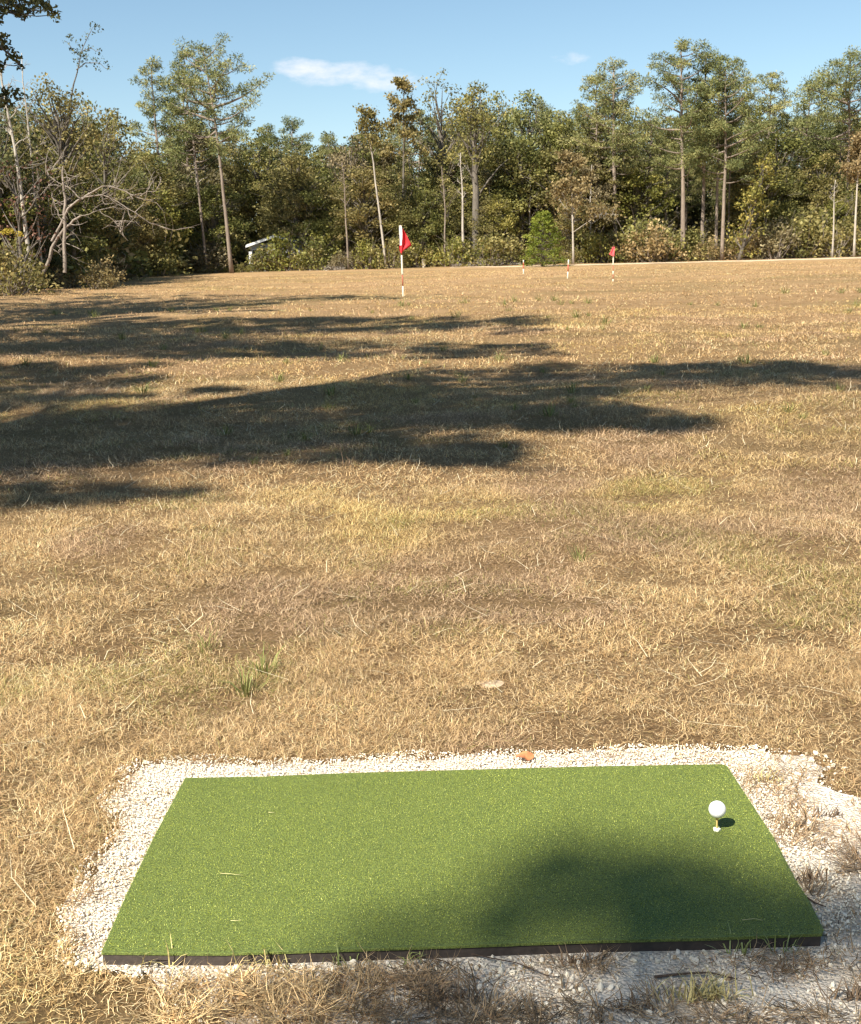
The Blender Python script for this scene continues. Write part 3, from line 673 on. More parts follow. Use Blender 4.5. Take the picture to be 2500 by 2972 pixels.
def oak(name, h, spread, seed, bark=B_OAK, leaf=M_OAK, c0=.25, nclump=46, size=.24, nleaf=145, r=(.8, 1.5), label=None, cat='tree', loc=(0, 0, 0), group=None, tr=.016, lean=(0, 0), squash=1.0, rz=0, gaps=.0):
    rg = np.random.default_rng(seed); root = thing(name, label or 'oak', cat, loc, rz, group)
    g = Geo(); f = Geo(); z = np.linspace(0, 1, 9); wob = np.cumsum(rg.normal(0, .006*h, (9, 2)), 0)*z[:, None]
    th = h*.82; T = np.column_stack([wob[:, 0]+lean[0]*z, wob[:, 1]+lean[1]*z, z*th]); rad = h*tr*(1-.82*z); rad[0] *= 1.35
    g.tube(T, rad, 9)
    def tp(t): return np.array([np.interp(t, z, T[:, k]) for k in range(3)])
    lob = rg.normal(0, 1, (5, 3)); lob /= np.linalg.norm(lob, axis=1)[:, None]; la = rg.uniform(-.25, .3, 5)
    for i in range(nclump):
        d = rg.normal(size=3); d /= np.linalg.norm(d); rr = rg.random()**.38
        s = 1+sum(a*max(0, d@l)**2 for a, l in zip(la, lob)); zc = c0+(1-c0)*.5; hz = (1-c0)*.5
        c = np.array([d[0]*spread*rr*s, d[1]*spread*rr*s, h*(zc+d[2]*hz*rr*s*.93)])
        u = np.clip((c[2]/h-c0)/(1-c0), 0, 1); k = 1-.35*u*squash; c[0] *= k; c[1] *= k
        c[:2] += tp(min(1, c[2]/th))[:2]
        cr_ = rg.uniform(*r)*(1-.25*u); clump(f, c, cr_, int(nleaf*(cr_/1.1)**2*(1-gaps*rg.random())), size, rg, .7)
        b0 = tp(np.clip(c[2]/th-.12-.15*rr, .12, .95)); pts = curve_pts(b0, c, 5, .09, rg, -.05)
        L_ = np.linalg.norm(c-b0); g.tube(pts, np.linspace(.012*L_+.03, .012, 5), 4, False)
    # a few bare twigs past the leaves
    for i in range(10):
        d = rg.normal(size=3); d[2] = abs(d[2]); d /= np.linalg.norm(d); b0 = tp(.8)+d*np.array([spread*.6, spread*.6, h*.08]); e = b0+d*spread*.5
        g.tube(curve_pts(b0, e, 4, .12, rg), np.linspace(.03, .008, 4), 3, False)
    link('trunk', g.build('trunk', bark, True), root); link('crown', f.build('crown', leaf), root); return root
def bare(name, h, seed, bark=B_PALE, leaf=None, label=None, cat='bare tree', loc=(0, 0, 0), group=None, lean=(0, 0), spread=.45, nleaf=0, tr=.011, first=.35, levels=3, lsize=.2, rz=0):
    rg = np.random.default_rng(seed); root = thing(name, label or 'bare', cat, loc, rz, group); g = Geo(); f = Geo()
    z = np.linspace(0, 1, 10); wob = np.cumsum(rg.normal(0, .006*h, (10, 2)), 0)*z[:, None]
    T = np.column_stack([wob[:, 0]+lean[0]*z, wob[:, 1]+lean[1]*z, z*h]); g.tube(T, h*tr*(1-.85*z)+.01, 8)
    def br(p0, d, L_, r_, lv):
        e = p0+d*L_; pts = curve_pts(p0, e, 5, .10, rg, -.06); g.tube(pts, np.linspace(r_, r_*.35, 5), 4 if lv else 3, False)
        if leaf is not None and nleaf: 
            for q in pts[2:]: clump(f, q+rg.normal(0, .15, 3), .45+.16*L_, max(1, int(nleaf*.8)), lsize, rg, .6)
        if lv <= 0: return
        for k in range(3):
            t = rg.uniform(.35, .95); q = p0+(e-p0)*t; nd = d+rg.normal(0, .5, 3); nd[2] += .15; nd /= np.linalg.norm(nd); br(q, nd, L_*rg.uniform(.4, .65), r_*.55, lv-1)
    n = 13
    for i in range(n):
        t = first+(1-first)*(i/n); p = np.array([np.interp(t, z, T[:, k]) for k in range(3)]); a = i*2.4+rg.normal(0, .4); el = rg.uniform(.3, 1.0)
        d = np.array([math.cos(a)*math.cos(el), math.sin(a)*math.cos(el), math.sin(el)]); br(p, d, h*spread*(1.05-t)*rg.uniform(.6, 1.1)+.3, h*tr*(1-.8*t)*.6, levels-1)
    link('trunk', g.build('trunk', bark, True), root)
    if f.V: link('crown', f.build('crown', leaf), root)
    return root
def shrub(name, h, w, seed, leaf=M_OAK2, label=None, cat='shrub', loc=(0, 0, 0), group=None, n=14, size=.2, nleaf=70, conic=False, rz=0):
    rg = np.random.default_rng(seed); root = thing(name, label or 'shrub', cat, loc, rz, group); g = Geo(); f = Geo()
    for i in range(n):
        a = rg.uniform(0, 6.28); u = rg.random(); rr = math.sqrt(rg.random())*w*.5
        if conic: rr = w*.5*(1-u)**.8*rg.uniform(.4, 1)
        c = np.array([math.cos(a)*rr, math.sin(a)*rr, h*(.12+.8*u*(1 if conic else 1-.5*(rr/(w*.5))**2))])
        clump(f, c, (.28*w if not conic else .2*w*(1.15-u))*rg.uniform(.7, 1.2), nleaf, size, rg, .55 if conic else .8)
        g.tube(curve_pts((math.cos(a)*.1*w, math.sin(a)*.1*w, -.05), c, 4, .08, rg), np.linspace(.02*h**.5, .008, 4), 4, False)
    for i in range(6):
        a = rg.uniform(0, 6.28); g.tube(curve_pts((0, 0, 0), (math.cos(a)*w*.45, math.sin(a)*w*.45, h*rg.uniform(.8, 1.15)), 4, .1, rg), np.linspace(.02, .005, 4), 3, False)
    link('stem', g.build('stem', B_DEAD, True), root); link('foliage', f.build('foliage', leaf), root); return root

def place(px, Y, py_top):
    b = at(px, Y); return tuple(b-np.array([0, 0, .05])), top_z(px, py_top, Y)-b[2]

def feature_trees():
    s = 100
    def P(px, Y, ytop, c0, spread, label, **k):
        nonlocal s; s += 1; loc, h = place(px, Y, ytop); return pine('pine_tree', h, c0, spread, s, loc=loc, label=label, **k)
    def O(px, Y, top, spread, label, **k):
        nonlocal s; s += 1; loc, h = place(px, Y, top); return oak(k.pop('name', 'broadleaf_tree'), h, spread, s, loc=loc, label=label, **k)
    def Bt(px, Y, top, label, **k):
        nonlocal s; s += 1; loc, h = place(px, Y, top); return bare(k.pop('name', 'bare_tree'), h, s, loc=loc, label=label, **k)
    # left edge, nearer
    Bt(96, 57, 62, 'pale thin trunked tree nearest the left edge, rising above the other trees', spread=.10, tr=.009, first=.55, lean=(-.75, 0))
    Bt(122, 60, 145, 'second pale thin tree just right of the leftmost tall trunk', spread=.12, tr=.006, first=.6, lean=(-.2, 0))
    OAKL = O(215, 66, 196, 3.4, 'broad crowned tall oak behind the two thin pale trunks at the left', c0=.40, nclump=60, size=.18, nleaf=150, r=(.6, 1.1), leaf=M_OAK2, gaps=.1)
    O(318, 74, 292, 2.4, 'narrower olive oak right of the broad crowned left oak', c0=.35, nclump=34, size=.2, nleaf=100, r=(.6, 1.0), leaf=M_OAK2)
    O(150, 76, 262, 2.6, 'full green oak between the two pale trunks and the broad crowned oak', c0=.25, nclump=56, size=.19, nleaf=140, r=(.6, 1.05))
    O(272, 78, 285, 2.6, 'dense green oak rising behind the dead limbs', c0=.25, nclump=56, size=.19, nleaf=140, r=(.6, 1.05), leaf=M_OAK)
    O(20, 58, 300, 3.0, 'dark evergreen cut by the left edge of the field of view', c0=.3, nclump=40, size=.2, nleaf=120, r=(.6, 1.1), leaf=M_DARKLEAF)
    O(60, 54, 420, 1.5, 'small dark red leaved tree at the left edge in front of the evergreens', c0=.15, nclump=26, size=.15, nleaf=70, r=(.4, .8), leaf=M_RED, gaps=.4, name='red_leaf_tree')
    O(130, 62, 430, 1.2, 'thin reddish brown tree between the pale trunk and the fallen limbs', c0=.3, nclump=18, size=.15, nleaf=50, r=(.4, .7), leaf=M_RED, gaps=.5, name='red_leaf_tree')
    rg = np.random.default_rng(8); g = Geo(); f = Geo(); bo = np.array(OAKL.location)
    def wq(px, py, dy=0.0):
        d = unproj(px, py); y = 66+dy; return np.array([d[0]/d[1]*y, y, EYE+d[2]/d[1]*y])-bo
    for pts, w in (([(200, 330), (212, 260), (222, 205), (232, 160), (250, 120), (270, 78)], .05), ([(222, 205), (255, 178), (285, 182), (315, 200)], .03), ([(232, 165), (212, 145), (195, 120), (188, 122)], .025), ([(240, 145), (265, 140), (290, 150)], .02)):
        Q = np.array([wq(*p) for p in pts]); t = np.linspace(0, 1, len(Q)); tt = np.linspace(0, 1, 9); Q = np.column_stack([np.interp(tt, t, Q[:, k]) for k in range(3)])+rg.normal(0, .03, (9, 3)); g.tube(Q, np.linspace(w, .012, 9), 5, False)
    for px, py, n in ((275, 74, 26), (288, 84, 14), (268, 92, 10), (252, 104, 16), (203, 108, 24), (232, 122, 18), (214, 144, 26), (240, 150, 26), (228, 160, 20), (262, 142, 22), (286, 146, 16), (250, 168, 20), (272, 178, 18), (290, 172, 12), (306, 184, 12), (316, 196, 10), (190, 122, 10), (281, 196, 12), (222, 178, 14), (240, 190, 12)):
        clump(f, wq(px, py, rg.normal(0, .4)), .26, n, .13, rg, .9)
    link('upper_branch', g.build('upper_branch', B_OAK, True), OAKL); link('upper_leaves', f.build('upper_leaves', M_DARKLEAF), OAKL)
    # left pines
    P(478, 104, 163, .42, 2.3, 'pointed blue green pine left of the tallest left pine', top='cone')
    P(672, 100, 122, .52, 3.9, 'tallest left pine with wide open crown and long bare trunk', lean=(-.85, 0), dens=.95, tr=.0095)
    P(600, 103, 135, .50, 2.8, 'thin trunked pine close beside the tallest left pine', lean=(-.5, 0), tr=.007)
    P(560, 112, 215, .4, 2.6, 'shorter pine between the pointed pine and the thin trunked pine')
    # centre
    Bt(1122, 103, 315, 'slender leaning pale trunk tree behind the first flag', leaf=M_OAK2, nleaf=6, lsize=.22, spread=.22, lean=(-1.15, 0), tr=.0085, first=.72)
    O(1035, 112, 358, 2.6, 'brownish half bare tree left of the leaning slender trunk', leaf=M_BROWN, c0=.4, nclump=34, nleaf=70, gaps=.5, size=.26, name='brown_tree')
    Bt(1178, 109, 222, 'tall sparse tree poking above the others right of the first flag', leaf=M_OAK2, nleaf=9, lsize=.25, spread=.24, first=.55, tr=.009, bark=B_OAK)
    O(1300, 112, 232, 4.2, 'largest wide crowned tree in the middle of the tree line', leaf=M_OAK2, c0=.35, nclump=60, nleaf=90, gaps=.3)
    O(1385, 106, 225, 3.2, 'big dark trunked tree with twin grey trunks behind the brush piles', leaf=M_OAK, c0=.5, nclump=42, nleaf=85, tr=.03, gaps=.3)
    O(1455, 114, 268, 3.0, 'dense tree just right of the twin grey trunks', c0=.3, nclump=46)
    O(1545, 112, 232, 2.6, 'double topped tree straight above the bright green cedar', c0=.3, nclump=46, leaf=M_PINE)
    O(1620, 110, 285, 3.2, 'rounded tree above and right of the bright cedar', c0=.3, nclump=46)
    Bt(1665, 100, 450, 'rust orange leaved open tree right of the cedar', leaf=M_RUST, nleaf=9, lsize=.24, spread=.42, first=.3, tr=.010, name='rust_leaf_tree')
    # right pines
    P(1725, 110, 212, .42, 3.0, 'pine with ragged top left of the big right hand group')
    P(1785, 108, 168, .38, 3.6, 'tall pine behind the small far flag', tr=.014)
    P(1982, 103, 110, .40, 3.2, 'tallest pine of the right group with stout pale trunk', tr=.0125, dens=1.2)
    P(2037, 105, 138, .42, 2.8, 'second pine trunk right of the tallest right pine')
    P(2078, 104, 158, .40, 2.6, 'pine with thin straight trunk, left of the twin right trunks', tr=.009)
    P(2096, 102, 172, .38, 3.1, 'pine with the brightest straight trunk beside the ivy covered tree', tr=.011)
    P(2112, 107, 215, .42, 2.6, 'thinnest trunk tucked against the ivy covered tree', tr=.007)
    P(2225, 112, 208, .55, 2.2, 'small rounded pine head rising right of the right group')
    P(2325, 114, 235, .55, 2.6, 'low rounded pine head between two taller pines at the right')
    P(2450, 110, 152, .55, 4.6, 'wide open crowned pine at the right edge of the view', dens=1.1)
    # ivy covered and brown trees at right
    loc, h = place(2145, 100, 415); oak('ivy_covered_tree', h, 1.5, 901, loc=(loc[0], loc[1], loc[2]), label='narrow ivy covered green column right of the straight trunks', leaf=M_BRIGHT, c0=.02, nclump=52, size=.24, nleaf=90, r=(.6, 1.05), lean=(2.0, 0), squash=.4, cat='tree')
    Bt(2478, 99, 395, 'orange brown leaved slim tree at the right edge', leaf=M_RUST, nleaf=9, lsize=.22, spread=.24, first=.6, tr=.011, name='rust_leaf_tree')
    Bt(2415, 100, 520, 'short pale bare trunk among the right hand shrubs', spread=.15, tr=.013, first=.7, levels=2, name='bare_tree')
    Bt(1292, 104, 480, 'thin bare brown trunk left of the twin grey trunks', bark=B_PINE, spread=.12, tr=.010, first=.6, levels=2)
    Bt(1345, 103, 440, 'white streaked straight trunk beside the big dark trunk', spread=.10, tr=.014, first=.6, levels=2)
    Bt(1012, 104, 470, 'bare grey brown trunk left of the leaning slender tree', bark=B_PINE, spread=.12, tr=.010, first=.6, levels=2)
    Bt(1205, 111, 400, 'short white trunk showing between crowns behind the first flag', spread=.14, tr=.012, first=.6, levels=2)
    # the bright cedar
    loc, h = place(1577, 94, 604); cd = Geo(); rg = np.random.default_rng(77); root = thing('cedar_tree', 'small bright yellow green cedar standing in front of the tree line', 'cedar', loc); g = Geo()
    g.tube([(0, 0, 0), (0, 0, h*.5), (0, 0, h*.95)], [.14, .08, .02], 8)
    for i in range(74):
        u = (i/74)**.85; a = i*2.4; rr = 1.75*(1-u)**.6*rg.uniform(.55, 1.08)+.1; c = np.array([math.cos(a)*rr, math.sin(a)*rr, h*(.06+.9*u)-rr*.10])
        g.tube(curve_pts((0, 0, c[2]*.95), c, 4, .03, rg), np.linspace(.03, .01, 4), 4, False); clump(cd, c, .48*(1.25-.6*u), 90, .15, rg, .42, .45, .8)
    link('trunk', g.build('trunk', B_OAK, True), root); link('crown', cd.build('crown', M_CEDAR), root)
feature_trees()

def fallen_limbs():
    loc, _ = place(215, 57, 500); rg = np.random.default_rng(61); b = np.array(loc)
    root = thing('dead_tree', 'leafless pale grey dead tree with long limbs arching right beside the left oaks', 'dead tree', loc); g = Geo()
    def wp(px, py, dy=0): Y = 57+dy; d = unproj(px, py); return np.array([d[0]/d[1]*Y, Y, EYE+d[2]/d[1]*Y])-b
    def limb(pts, r0_, r1_, tw=6):
        P = np.array([wp(*p) for p in pts]); t = np.linspace(0, 1, len(P)); tt = np.linspace(0, 1, 14)
        Q = np.column_stack([np.interp(tt, t, P[:, k]) for k in range(3)])+rg.normal(0, .03, (14, 3)); g.tube(Q, np.linspace(r0_, r1_, 14), 6, False)
        for i in range(tw):
            j = rg.integers(3, 13); d = rg.normal(0, .6, 3)+np.array([.5, 0, .1]); e = Q[j]+d*rg.uniform(.6, 1.3)
            pts2 = curve_pts(Q[j], e, 5, .14, rg); g.tube(pts2, np.linspace(.022, .007, 5), 3, False)
            e2 = pts2[3]+rg.normal(0, .35, 3); g.tube(curve_pts(pts2[2], e2, 4, .1, rg), np.linspace(.014, .005, 4), 3, False)
    limb([(120, 820), (150, 715), (190, 660), (235, 625)], .09, .05)
    limb([(150, 700), (200, 600), (260, 560), (310, 535), (350, 550), (400, 572), (445, 582)], .06, .014, 16)
    limb([(200, 598), (265, 565), (320, 572), (370, 600), (420, 640), (490, 665)], .035, .010, 16)
    limb([(240, 580), (200, 545), (150, 520), (130, 495), (185, 485)], .032, .009, 12)
    limb([(185, 650), (165, 610), (150, 560), (140, 530)], .032, .009, 12)
    limb([(370, 575), (410, 560), (440, 555), (460, 545)], .02, .008, 5)
    limb([(235, 625), (290, 610), (330, 640), (370, 700)], .02, .007, 12)
    limb([(188, 790), (187, 600), (182, 480)], .09, .04, 5)
    link('trunk', g.build('trunk', B_DEAD, True), root)
fallen_limbs()

def filler():
    rg = random.Random(4)
    oaks = [oak('broadleaf_tree', 12, 2.9, 300+i, leaf=l, c0=c, nclump=n, gaps=gp, r=(.7, 1.35), size=.235, nleaf=150) for i, (l, c, n, gp) in enumerate([(M_OAK, .06, 76, .1), (M_OAK2, .06, 74, .2), (M_OAK, .10, 70, .2), (M_OAK2, .10, 68, .3), (M_DARKLEAF, .05, 76, 0), (M_BRIGHT, .08, 62, .2)])]
    pines = [pine('pine_tree', 17, .4, 2.8, 330+i, top=t) for i, t in enumerate(('round', 'cone', 'round'))]
    bares = [bare('bare_tree', 11, 350+i, spread=.3, leaf=M_BROWN if i else None, nleaf=10 if i else 0, lsize=.22) for i in range(3)]
    shr = [shrub('shrub', 2.6, 3.0, 370+i, leaf=l) for i, l in enumerate((M_OAK2, M_STRAWBUSH, M_BRIGHT, M_OAK, M_BROWN))]
    used = set()
    def region(px):
        if px < 380: return 'at the shaded left end of the tree line'
        if px < 660: return 'around the tall left pines'
        if px < 930: return 'around the small white trimmed house'
        if px < 1240: return 'behind the nearest flag'
        if px < 1480: return 'around the twin grey trunks'
        if px < 1720: return 'around the bright green cedar'
        if px < 1920: return 'behind the small far flag'
        if px < 2160: return 'around the straight trunks of the right pines'
        return 'at the right end of the tree line'
    KN = {}
    for o in oaks: KN[o] = 'dense leafy olive green tree packed'
    KN[oaks[4]] = 'dark shaded evergreen tree packed'; KN[oaks[5]] = 'fresher yellow green tree packed'
    for o in pines: KN[o] = 'background pine'
    for o in bares: KN[o] = 'half bare thin trunked tree'
    for o, t in zip(shr, ('low olive bush', 'low straw coloured bush', 'bright green bush', 'dark green bush', 'low brown twiggy bush')): KN[o] = t
    base_h = {}
    for o in oaks: base_h[o] = 12
    for o in pines: base_h[o] = 17
    for o in bares: base_h[o] = 11
    for o in shr: base_h[o] = 2.6
    def put(o, px, Y, h, wsc=1.0):
        if Y != 104.2 and 635 < px < 810 and Y < 113 and (o in shr or 620 < px < 840): return
        b = at(px, Y); k = h/base_h[o]; sc = (k*wsc, k*wsc, k); rz = rg.uniform(0, 6.28)
        where = region(px); lab = f"{KN[o]} {where}"; grp = f"{'shrubs' if o in shr else 'trees'} {where}"
        if o not in used:
            used.add(o); o.location = (b[0], b[1], b[2]-.05); o.rotation_euler = (0, 0, rz); o.scale = sc; o['label'] = lab; o['group'] = grp; return
        dup(o, (b[0], b[1], b[2]-.05), rz, sc, lab, grp)
    skyx = [-600, 0, 120, 250, 340, 390, 500, 620, 720, 860, 960, 1040, 1150, 1300, 1450, 1600, 1750, 1900, 2050, 2200, 2300, 2400, 2500, 3100]
    skyy = [270, 270, 290, 285, 305, 400, 360, 345, 335, 320, 345, 350, 340, 285, 300, 290, 275, 305, 280, 295, 305, 310, 300, 280]
    def edgeY(px):                                  # how far the forest edge stands
        return float(np.interp(px, [-600, 0, 240, 380, 520, 2600], [48, 56, 66, 86, 105, 105]))
    for row, (dy, step, lo, hi) in enumerate(((3, 70, 90, 250), (8, 74, 20, 150), (15, 74, -5, 60), (24, 80, -10, 40), (36, 80, 0, 50))):
        px = -420+row*23
        while px < 2920:
            x = px+rg.uniform(-28, 28); Y = edgeY(x)+dy+rg.uniform(-2, 2)
            ty = float(np.interp(x, skyx, skyy))+rg.uniform(lo, hi)
            gap = (row == 0 and (1900 < x < 2130 or 1300 < x < 1400 or 640 < x < 760)) 
            if row == 0 and rg.random() < .22: gap = True
            if not gap:
                b = at(x, Y); h = top_z(x, ty, Y)-b[2]
                r_ = rg.random()
                if row == 0: o = oaks[rg.choice([0, 1, 2, 3, 5, 1])] if r_ < .82 else bares[rg.randrange(3)]
                elif row == 1: o = oaks[rg.choice([0, 1, 2, 3, 4])] if r_ < (.75 if x < 1100 else .5) else (pines[rg.randrange(3)] if r_ < .92 else bares[rg.randrange(3)])
                else: o = oaks[rg.choice([0, 1, 2, 3, 4, 4])] if r_ < (.72 if x < 1100 else .55) else pines[rg.randrange(3)]
                w = rg.uniform(.85, 1.15)*(12/max(h, 8)*1.15 if o in oaks else 1); put(o, x, Y, h, max(.75, min(1.5, w)))
            px += step*(1 if row else .95)*(105/edgeY(x))**.4
    for dy, lo, hi, st in ((1.5, 5, 8.5, 46), (5.5, 7, 10.5, 60)):
        px = -380
        while px < 2850:
            x = px+rg.uniform(-18, 18); open_ = 1880 < x < 2135 or 1320 < x < 1400 or 1500 < x < 1650 or (2200 < x < 2400 and dy < 3) or (1740 < x < 1860)
            h = rg.uniform(lo, hi)*(.62 if x < 300 else 1)
            if not open_: put(oaks[rg.choice([0, 1, 3, 1, 5, 2]) if x > 330 else 4], x, edgeY(x)+dy+rg.uniform(-1, 1.5), h, rg.uniform(.95, 1.4))
            px += st
    # understory in front of the edge
    px = -300
    while px < 2850:
        x = px+rg.uniform(-15, 15); Y = edgeY(x)-1.5+rg.uniform(-1.5, 3); dense = x > 2180 or 1840 < x < 1960
        h = rg.uniform(1.0, 2.6)*(1.5 if dense else 1)
        if 1500 < x < 1660: h = min(h, 1.2)
        if not (670 < x < 755): put(shr[rg.choice([0, 0, 1, 2, 3, 4])], x, Y, h*(1.2 if Y > 90 else .75), rg.uniform(.8, 1.3))
        px += rg.uniform(28, 56)*(105/Y)**.5
    for dy, hh in ((5, 3.2), (11, 4.2), (20, 5), (31, 6)):
        px = -300
        while px < 2850:
            x = px+rg.uniform(-15, 15); put(shr[rg.choice([0, 3, 3, 0, 4])], x, edgeY(x)+dy, hh*rg.uniform(.7, 1.2), rg.uniform(1, 1.4)); px += rg.uniform(60, 100)
    for x, Y, h in ((848, 104, 3.6), (812, 105, 2.4), (895, 105, 3.6)): put(shr[2], x, Y, h, 1.0)
    for x in (645, 672, 700, 726, 752, 786): put(shr[rg.choice([0, 1, 3])], x, 104.2, rg.uniform(.7, 1.1) if x < 750 else 2.1, 1.3)
    for x, Y in ((655, 113.5), (690, 114), (705, 116), (670, 118)): put(shr[rg.choice([0, 3])], x, Y, 3.4, 1.2)
    for x, Y, h, k in ((1890, 101, 3.2, 1), (1870, 103, 3.4, 0), (1930, 101, 2.6, 1), (2250, 101, 2.8, 4), (2330, 102, 3.2, 0), (2420, 102, 3.4, 0), (270, 58, 1.3, 1), (320, 61, 1.5, 1), (30, 52, 2.2, 0), (60, 55, 2.6, 3)): put(shr[k], x, Y, h, 1.1)
    for i in range(34):  # unseen trees added behind the camera to darken and warm the sky fill
        a = R(178+i*5.4+rg.uniform(-2, 2)); rad = rg.uniform(27, 36); x, y = rad*math.cos(a)-4, rad*math.sin(a)-1
        if i % 2: x, y = x*1.25, y*1.25
        o = oaks[rg.randrange(5)]; b_ = (x, y, float(terrain(x, y))-.05); k = rg.uniform(13, 17)/12
        dup(o, b_, rg.uniform(0, 6), (k, k, k), 'unseen leafy tree added behind the camera to cut the sky light', 'unseen trees added behind the camera')
    for i in range(12):  # unseen row added on the left, also to block sky light
        x, y = -34+rg.uniform(-3, 3), 4+i*5.0; k = rg.uniform(12, 16)/12
        dup(oaks[rg.randrange(5)], (x-.12*y, y, float(terrain(x, y))-.05), rg.uniform(0, 6), (k, k, k), 'unseen leafy tree added left of the field to cut the sky light', 'unseen trees added left of the camera')
    for o in oaks+pines+bares+shr:
        if o not in used: put(o, 2700+rg.uniform(0, 200), 118, base_h[o])
filler()
def yellow_bush():
    loc, h = place(32, 53, 672); rg = np.random.default_rng(5); root = thing('shrub', 'sapling with a flat spray of yellow leaves at the left edge', 'shrub', loc); g = Geo(); f = Geo()
    for k in range(5): g.tube(curve_pts((0, 0, 0), (rg.normal(0, .4), 0, h), 4, .1, rg), np.linspace(.02, .006, 4), 4, False)
    for k in range(8): clump(f, (rg.uniform(-.7, .7), rg.normal(0, .2), h+rg.normal(0, .06)), .24, 30, .1, rg, .4)
    link('stem', g.build('stem', B_DEAD, True), root); link('foliage', f.build('foliage', M_YEL), root)
yellow_bush()

# ---------------------------------------------------------------- house and brush piles
def house():
    Y = 105.6; b = at(735, Y); root = thing('small_house', 'small grey house with white trim half hidden in the trees beside the tall left pine', 'house', b)
    def X(px): d = unproj(px, 740); return d[0]/d[1]*Y-b[0]
    def Z(px, py): return top_z(px, py, Y)-b[2]
    gw = plain('grey_siding', (.50, .51, .53), .8, .15); wt = plain('white_trim', (.82, .82, .80), .5, .03); dk = plain('window_glass', (.05, .06, .07), .15); rf = plain('grey_roof', (.28, .29, .31), .7, .15)
    x0, x1 = X(729), X(880); zt = Z(740, 706)
    g = Geo(); g.box(((x0+x1)/2, 2.2, zt/2), (x1-x0, 4, zt)); link('wall', g.build('wall', gw), root)
    g = Geo(); xa, xb, xm = X(716), X(893), X(800); e = Z(716, 711); r_ = Z(800, 682)
    g.add([(xa, -.3, e), (xm, -.3, r_), (xb, -.3, e), (xa, 4.6, e), (xm, 4.6, r_), (xb, 4.6, e), (xa, -.3, e-.14), (xm, -.3, r_-.14), (xb, -.3, e-.14), (xa, 4.6, e-.14), (xm, 4.6, r_-.14), (xb, 4.6, e-.14)],
          [[0, 1, 4, 3], [1, 2, 5, 4], [6, 9, 10, 7], [7, 10, 11, 8], [0, 3, 9, 6], [2, 8, 11, 5], [0, 6, 7, 1], [1, 7, 8, 2], [3, 4, 10, 9], [4, 5, 11, 10]])
    link('roof', g.build('roof', rf), root)
    g = Geo(); q = np.array([(xa, -.34, e), (xm, -.34, r_), (xm, -.34, r_-.22), (xa, -.34, e-.22), (xa, -.302, e), (xm, -.302, r_), (xm, -.302, r_-.22), (xa, -.302, e-.22)])
    g.add(q, [[3, 2, 1, 0], [4, 5, 6, 7], [0, 1, 5, 4], [2, 3, 7, 6], [3, 0, 4, 7], [1, 2, 6, 5]]); link('fascia', g.build('fascia', wt), root)
    g = Geo(); g.box((X(728), -.1, Z(728, 730)/2), (.27, .2, Z(728, 730))); link('corner_post', g.build('corner_post', wt), root)
    g = Geo(); g.box((X(741), .18, Z(741, 742)), (.5, .05, 1.0)); link('window', g.build('window', dk), root)
    fr = root.children[-1]; g = Geo()
    for dx, dz, w_, h_ in ((0, .53, .6, .06), (0, -.53, .6, .06), (-.28, 0, .06, 1.0), (.28, 0, .06, 1.0)): g.box((X(741)+dx, .14, Z(741, 742)+dz), (w_, .03, h_))
    link('frame', g.build('frame', wt), fr)
house()
def brush(px, Y, w, h, label, seed):
    rg = np.random.default_rng(seed); b = at(px, Y); root = link('brush_pile', None) if 0 else None; g = Geo()
    for i in range(120):
        a = rg.uniform(-w/2, w/2); zz = h*(1-(a/(w/2))**2)*rg.random(); d = rg.normal(0, 1, 3)*np.array([1, .6, .22]); d /= np.linalg.norm(d)
        c = np.array([a, rg.normal(0, .5), zz]); g.tube(curve_pts(c-d*.45, c+d*.45, 4, .08, rg), np.linspace(.035, .012, 4), 4, False)
    link('brush_pile', g.build('brush_pile', B_PALE), None, b, label=label, category='brush pile', group='brush piles under the trees')
brush(1430, 103, 4.6, .55, 'long low pile of pale cut branches left of the bright cedar', 1)
brush(1360, 104, 2.6, .45, 'small low pile of pale branches below the big grey trunks', 2)
brush(950, 103, 2.4, .25, 'low grey branch litter at the forest foot left of the first flag', 3)

def track():
    # pale sandy track along the foot of the trees on the right
    xs = np.linspace(2, 75, 60); V = []; 
    for x in xs:
        yc = 96-.03*x+1.2*math.sin(x*.08); w = 1.8*(1 if x > 8 else x/8)+.045*x
        for s_ in (-1, -.5, .5, 1): y = yc+s_*w; V.append((x, y, float(terrain(x, y))+.004+.03*(abs(s_) < 1)))
    Q = [[i*4+j, (i+1)*4+j, (i+1)*4+j+1, i*4+j+1] for i in range(59) for j in range(3)]
    link('path', mesh_np('path', V, [Q], plain('sandy_track', (.56, .42, .265), .95, .2, 1.5), True), kind='structure')
track()

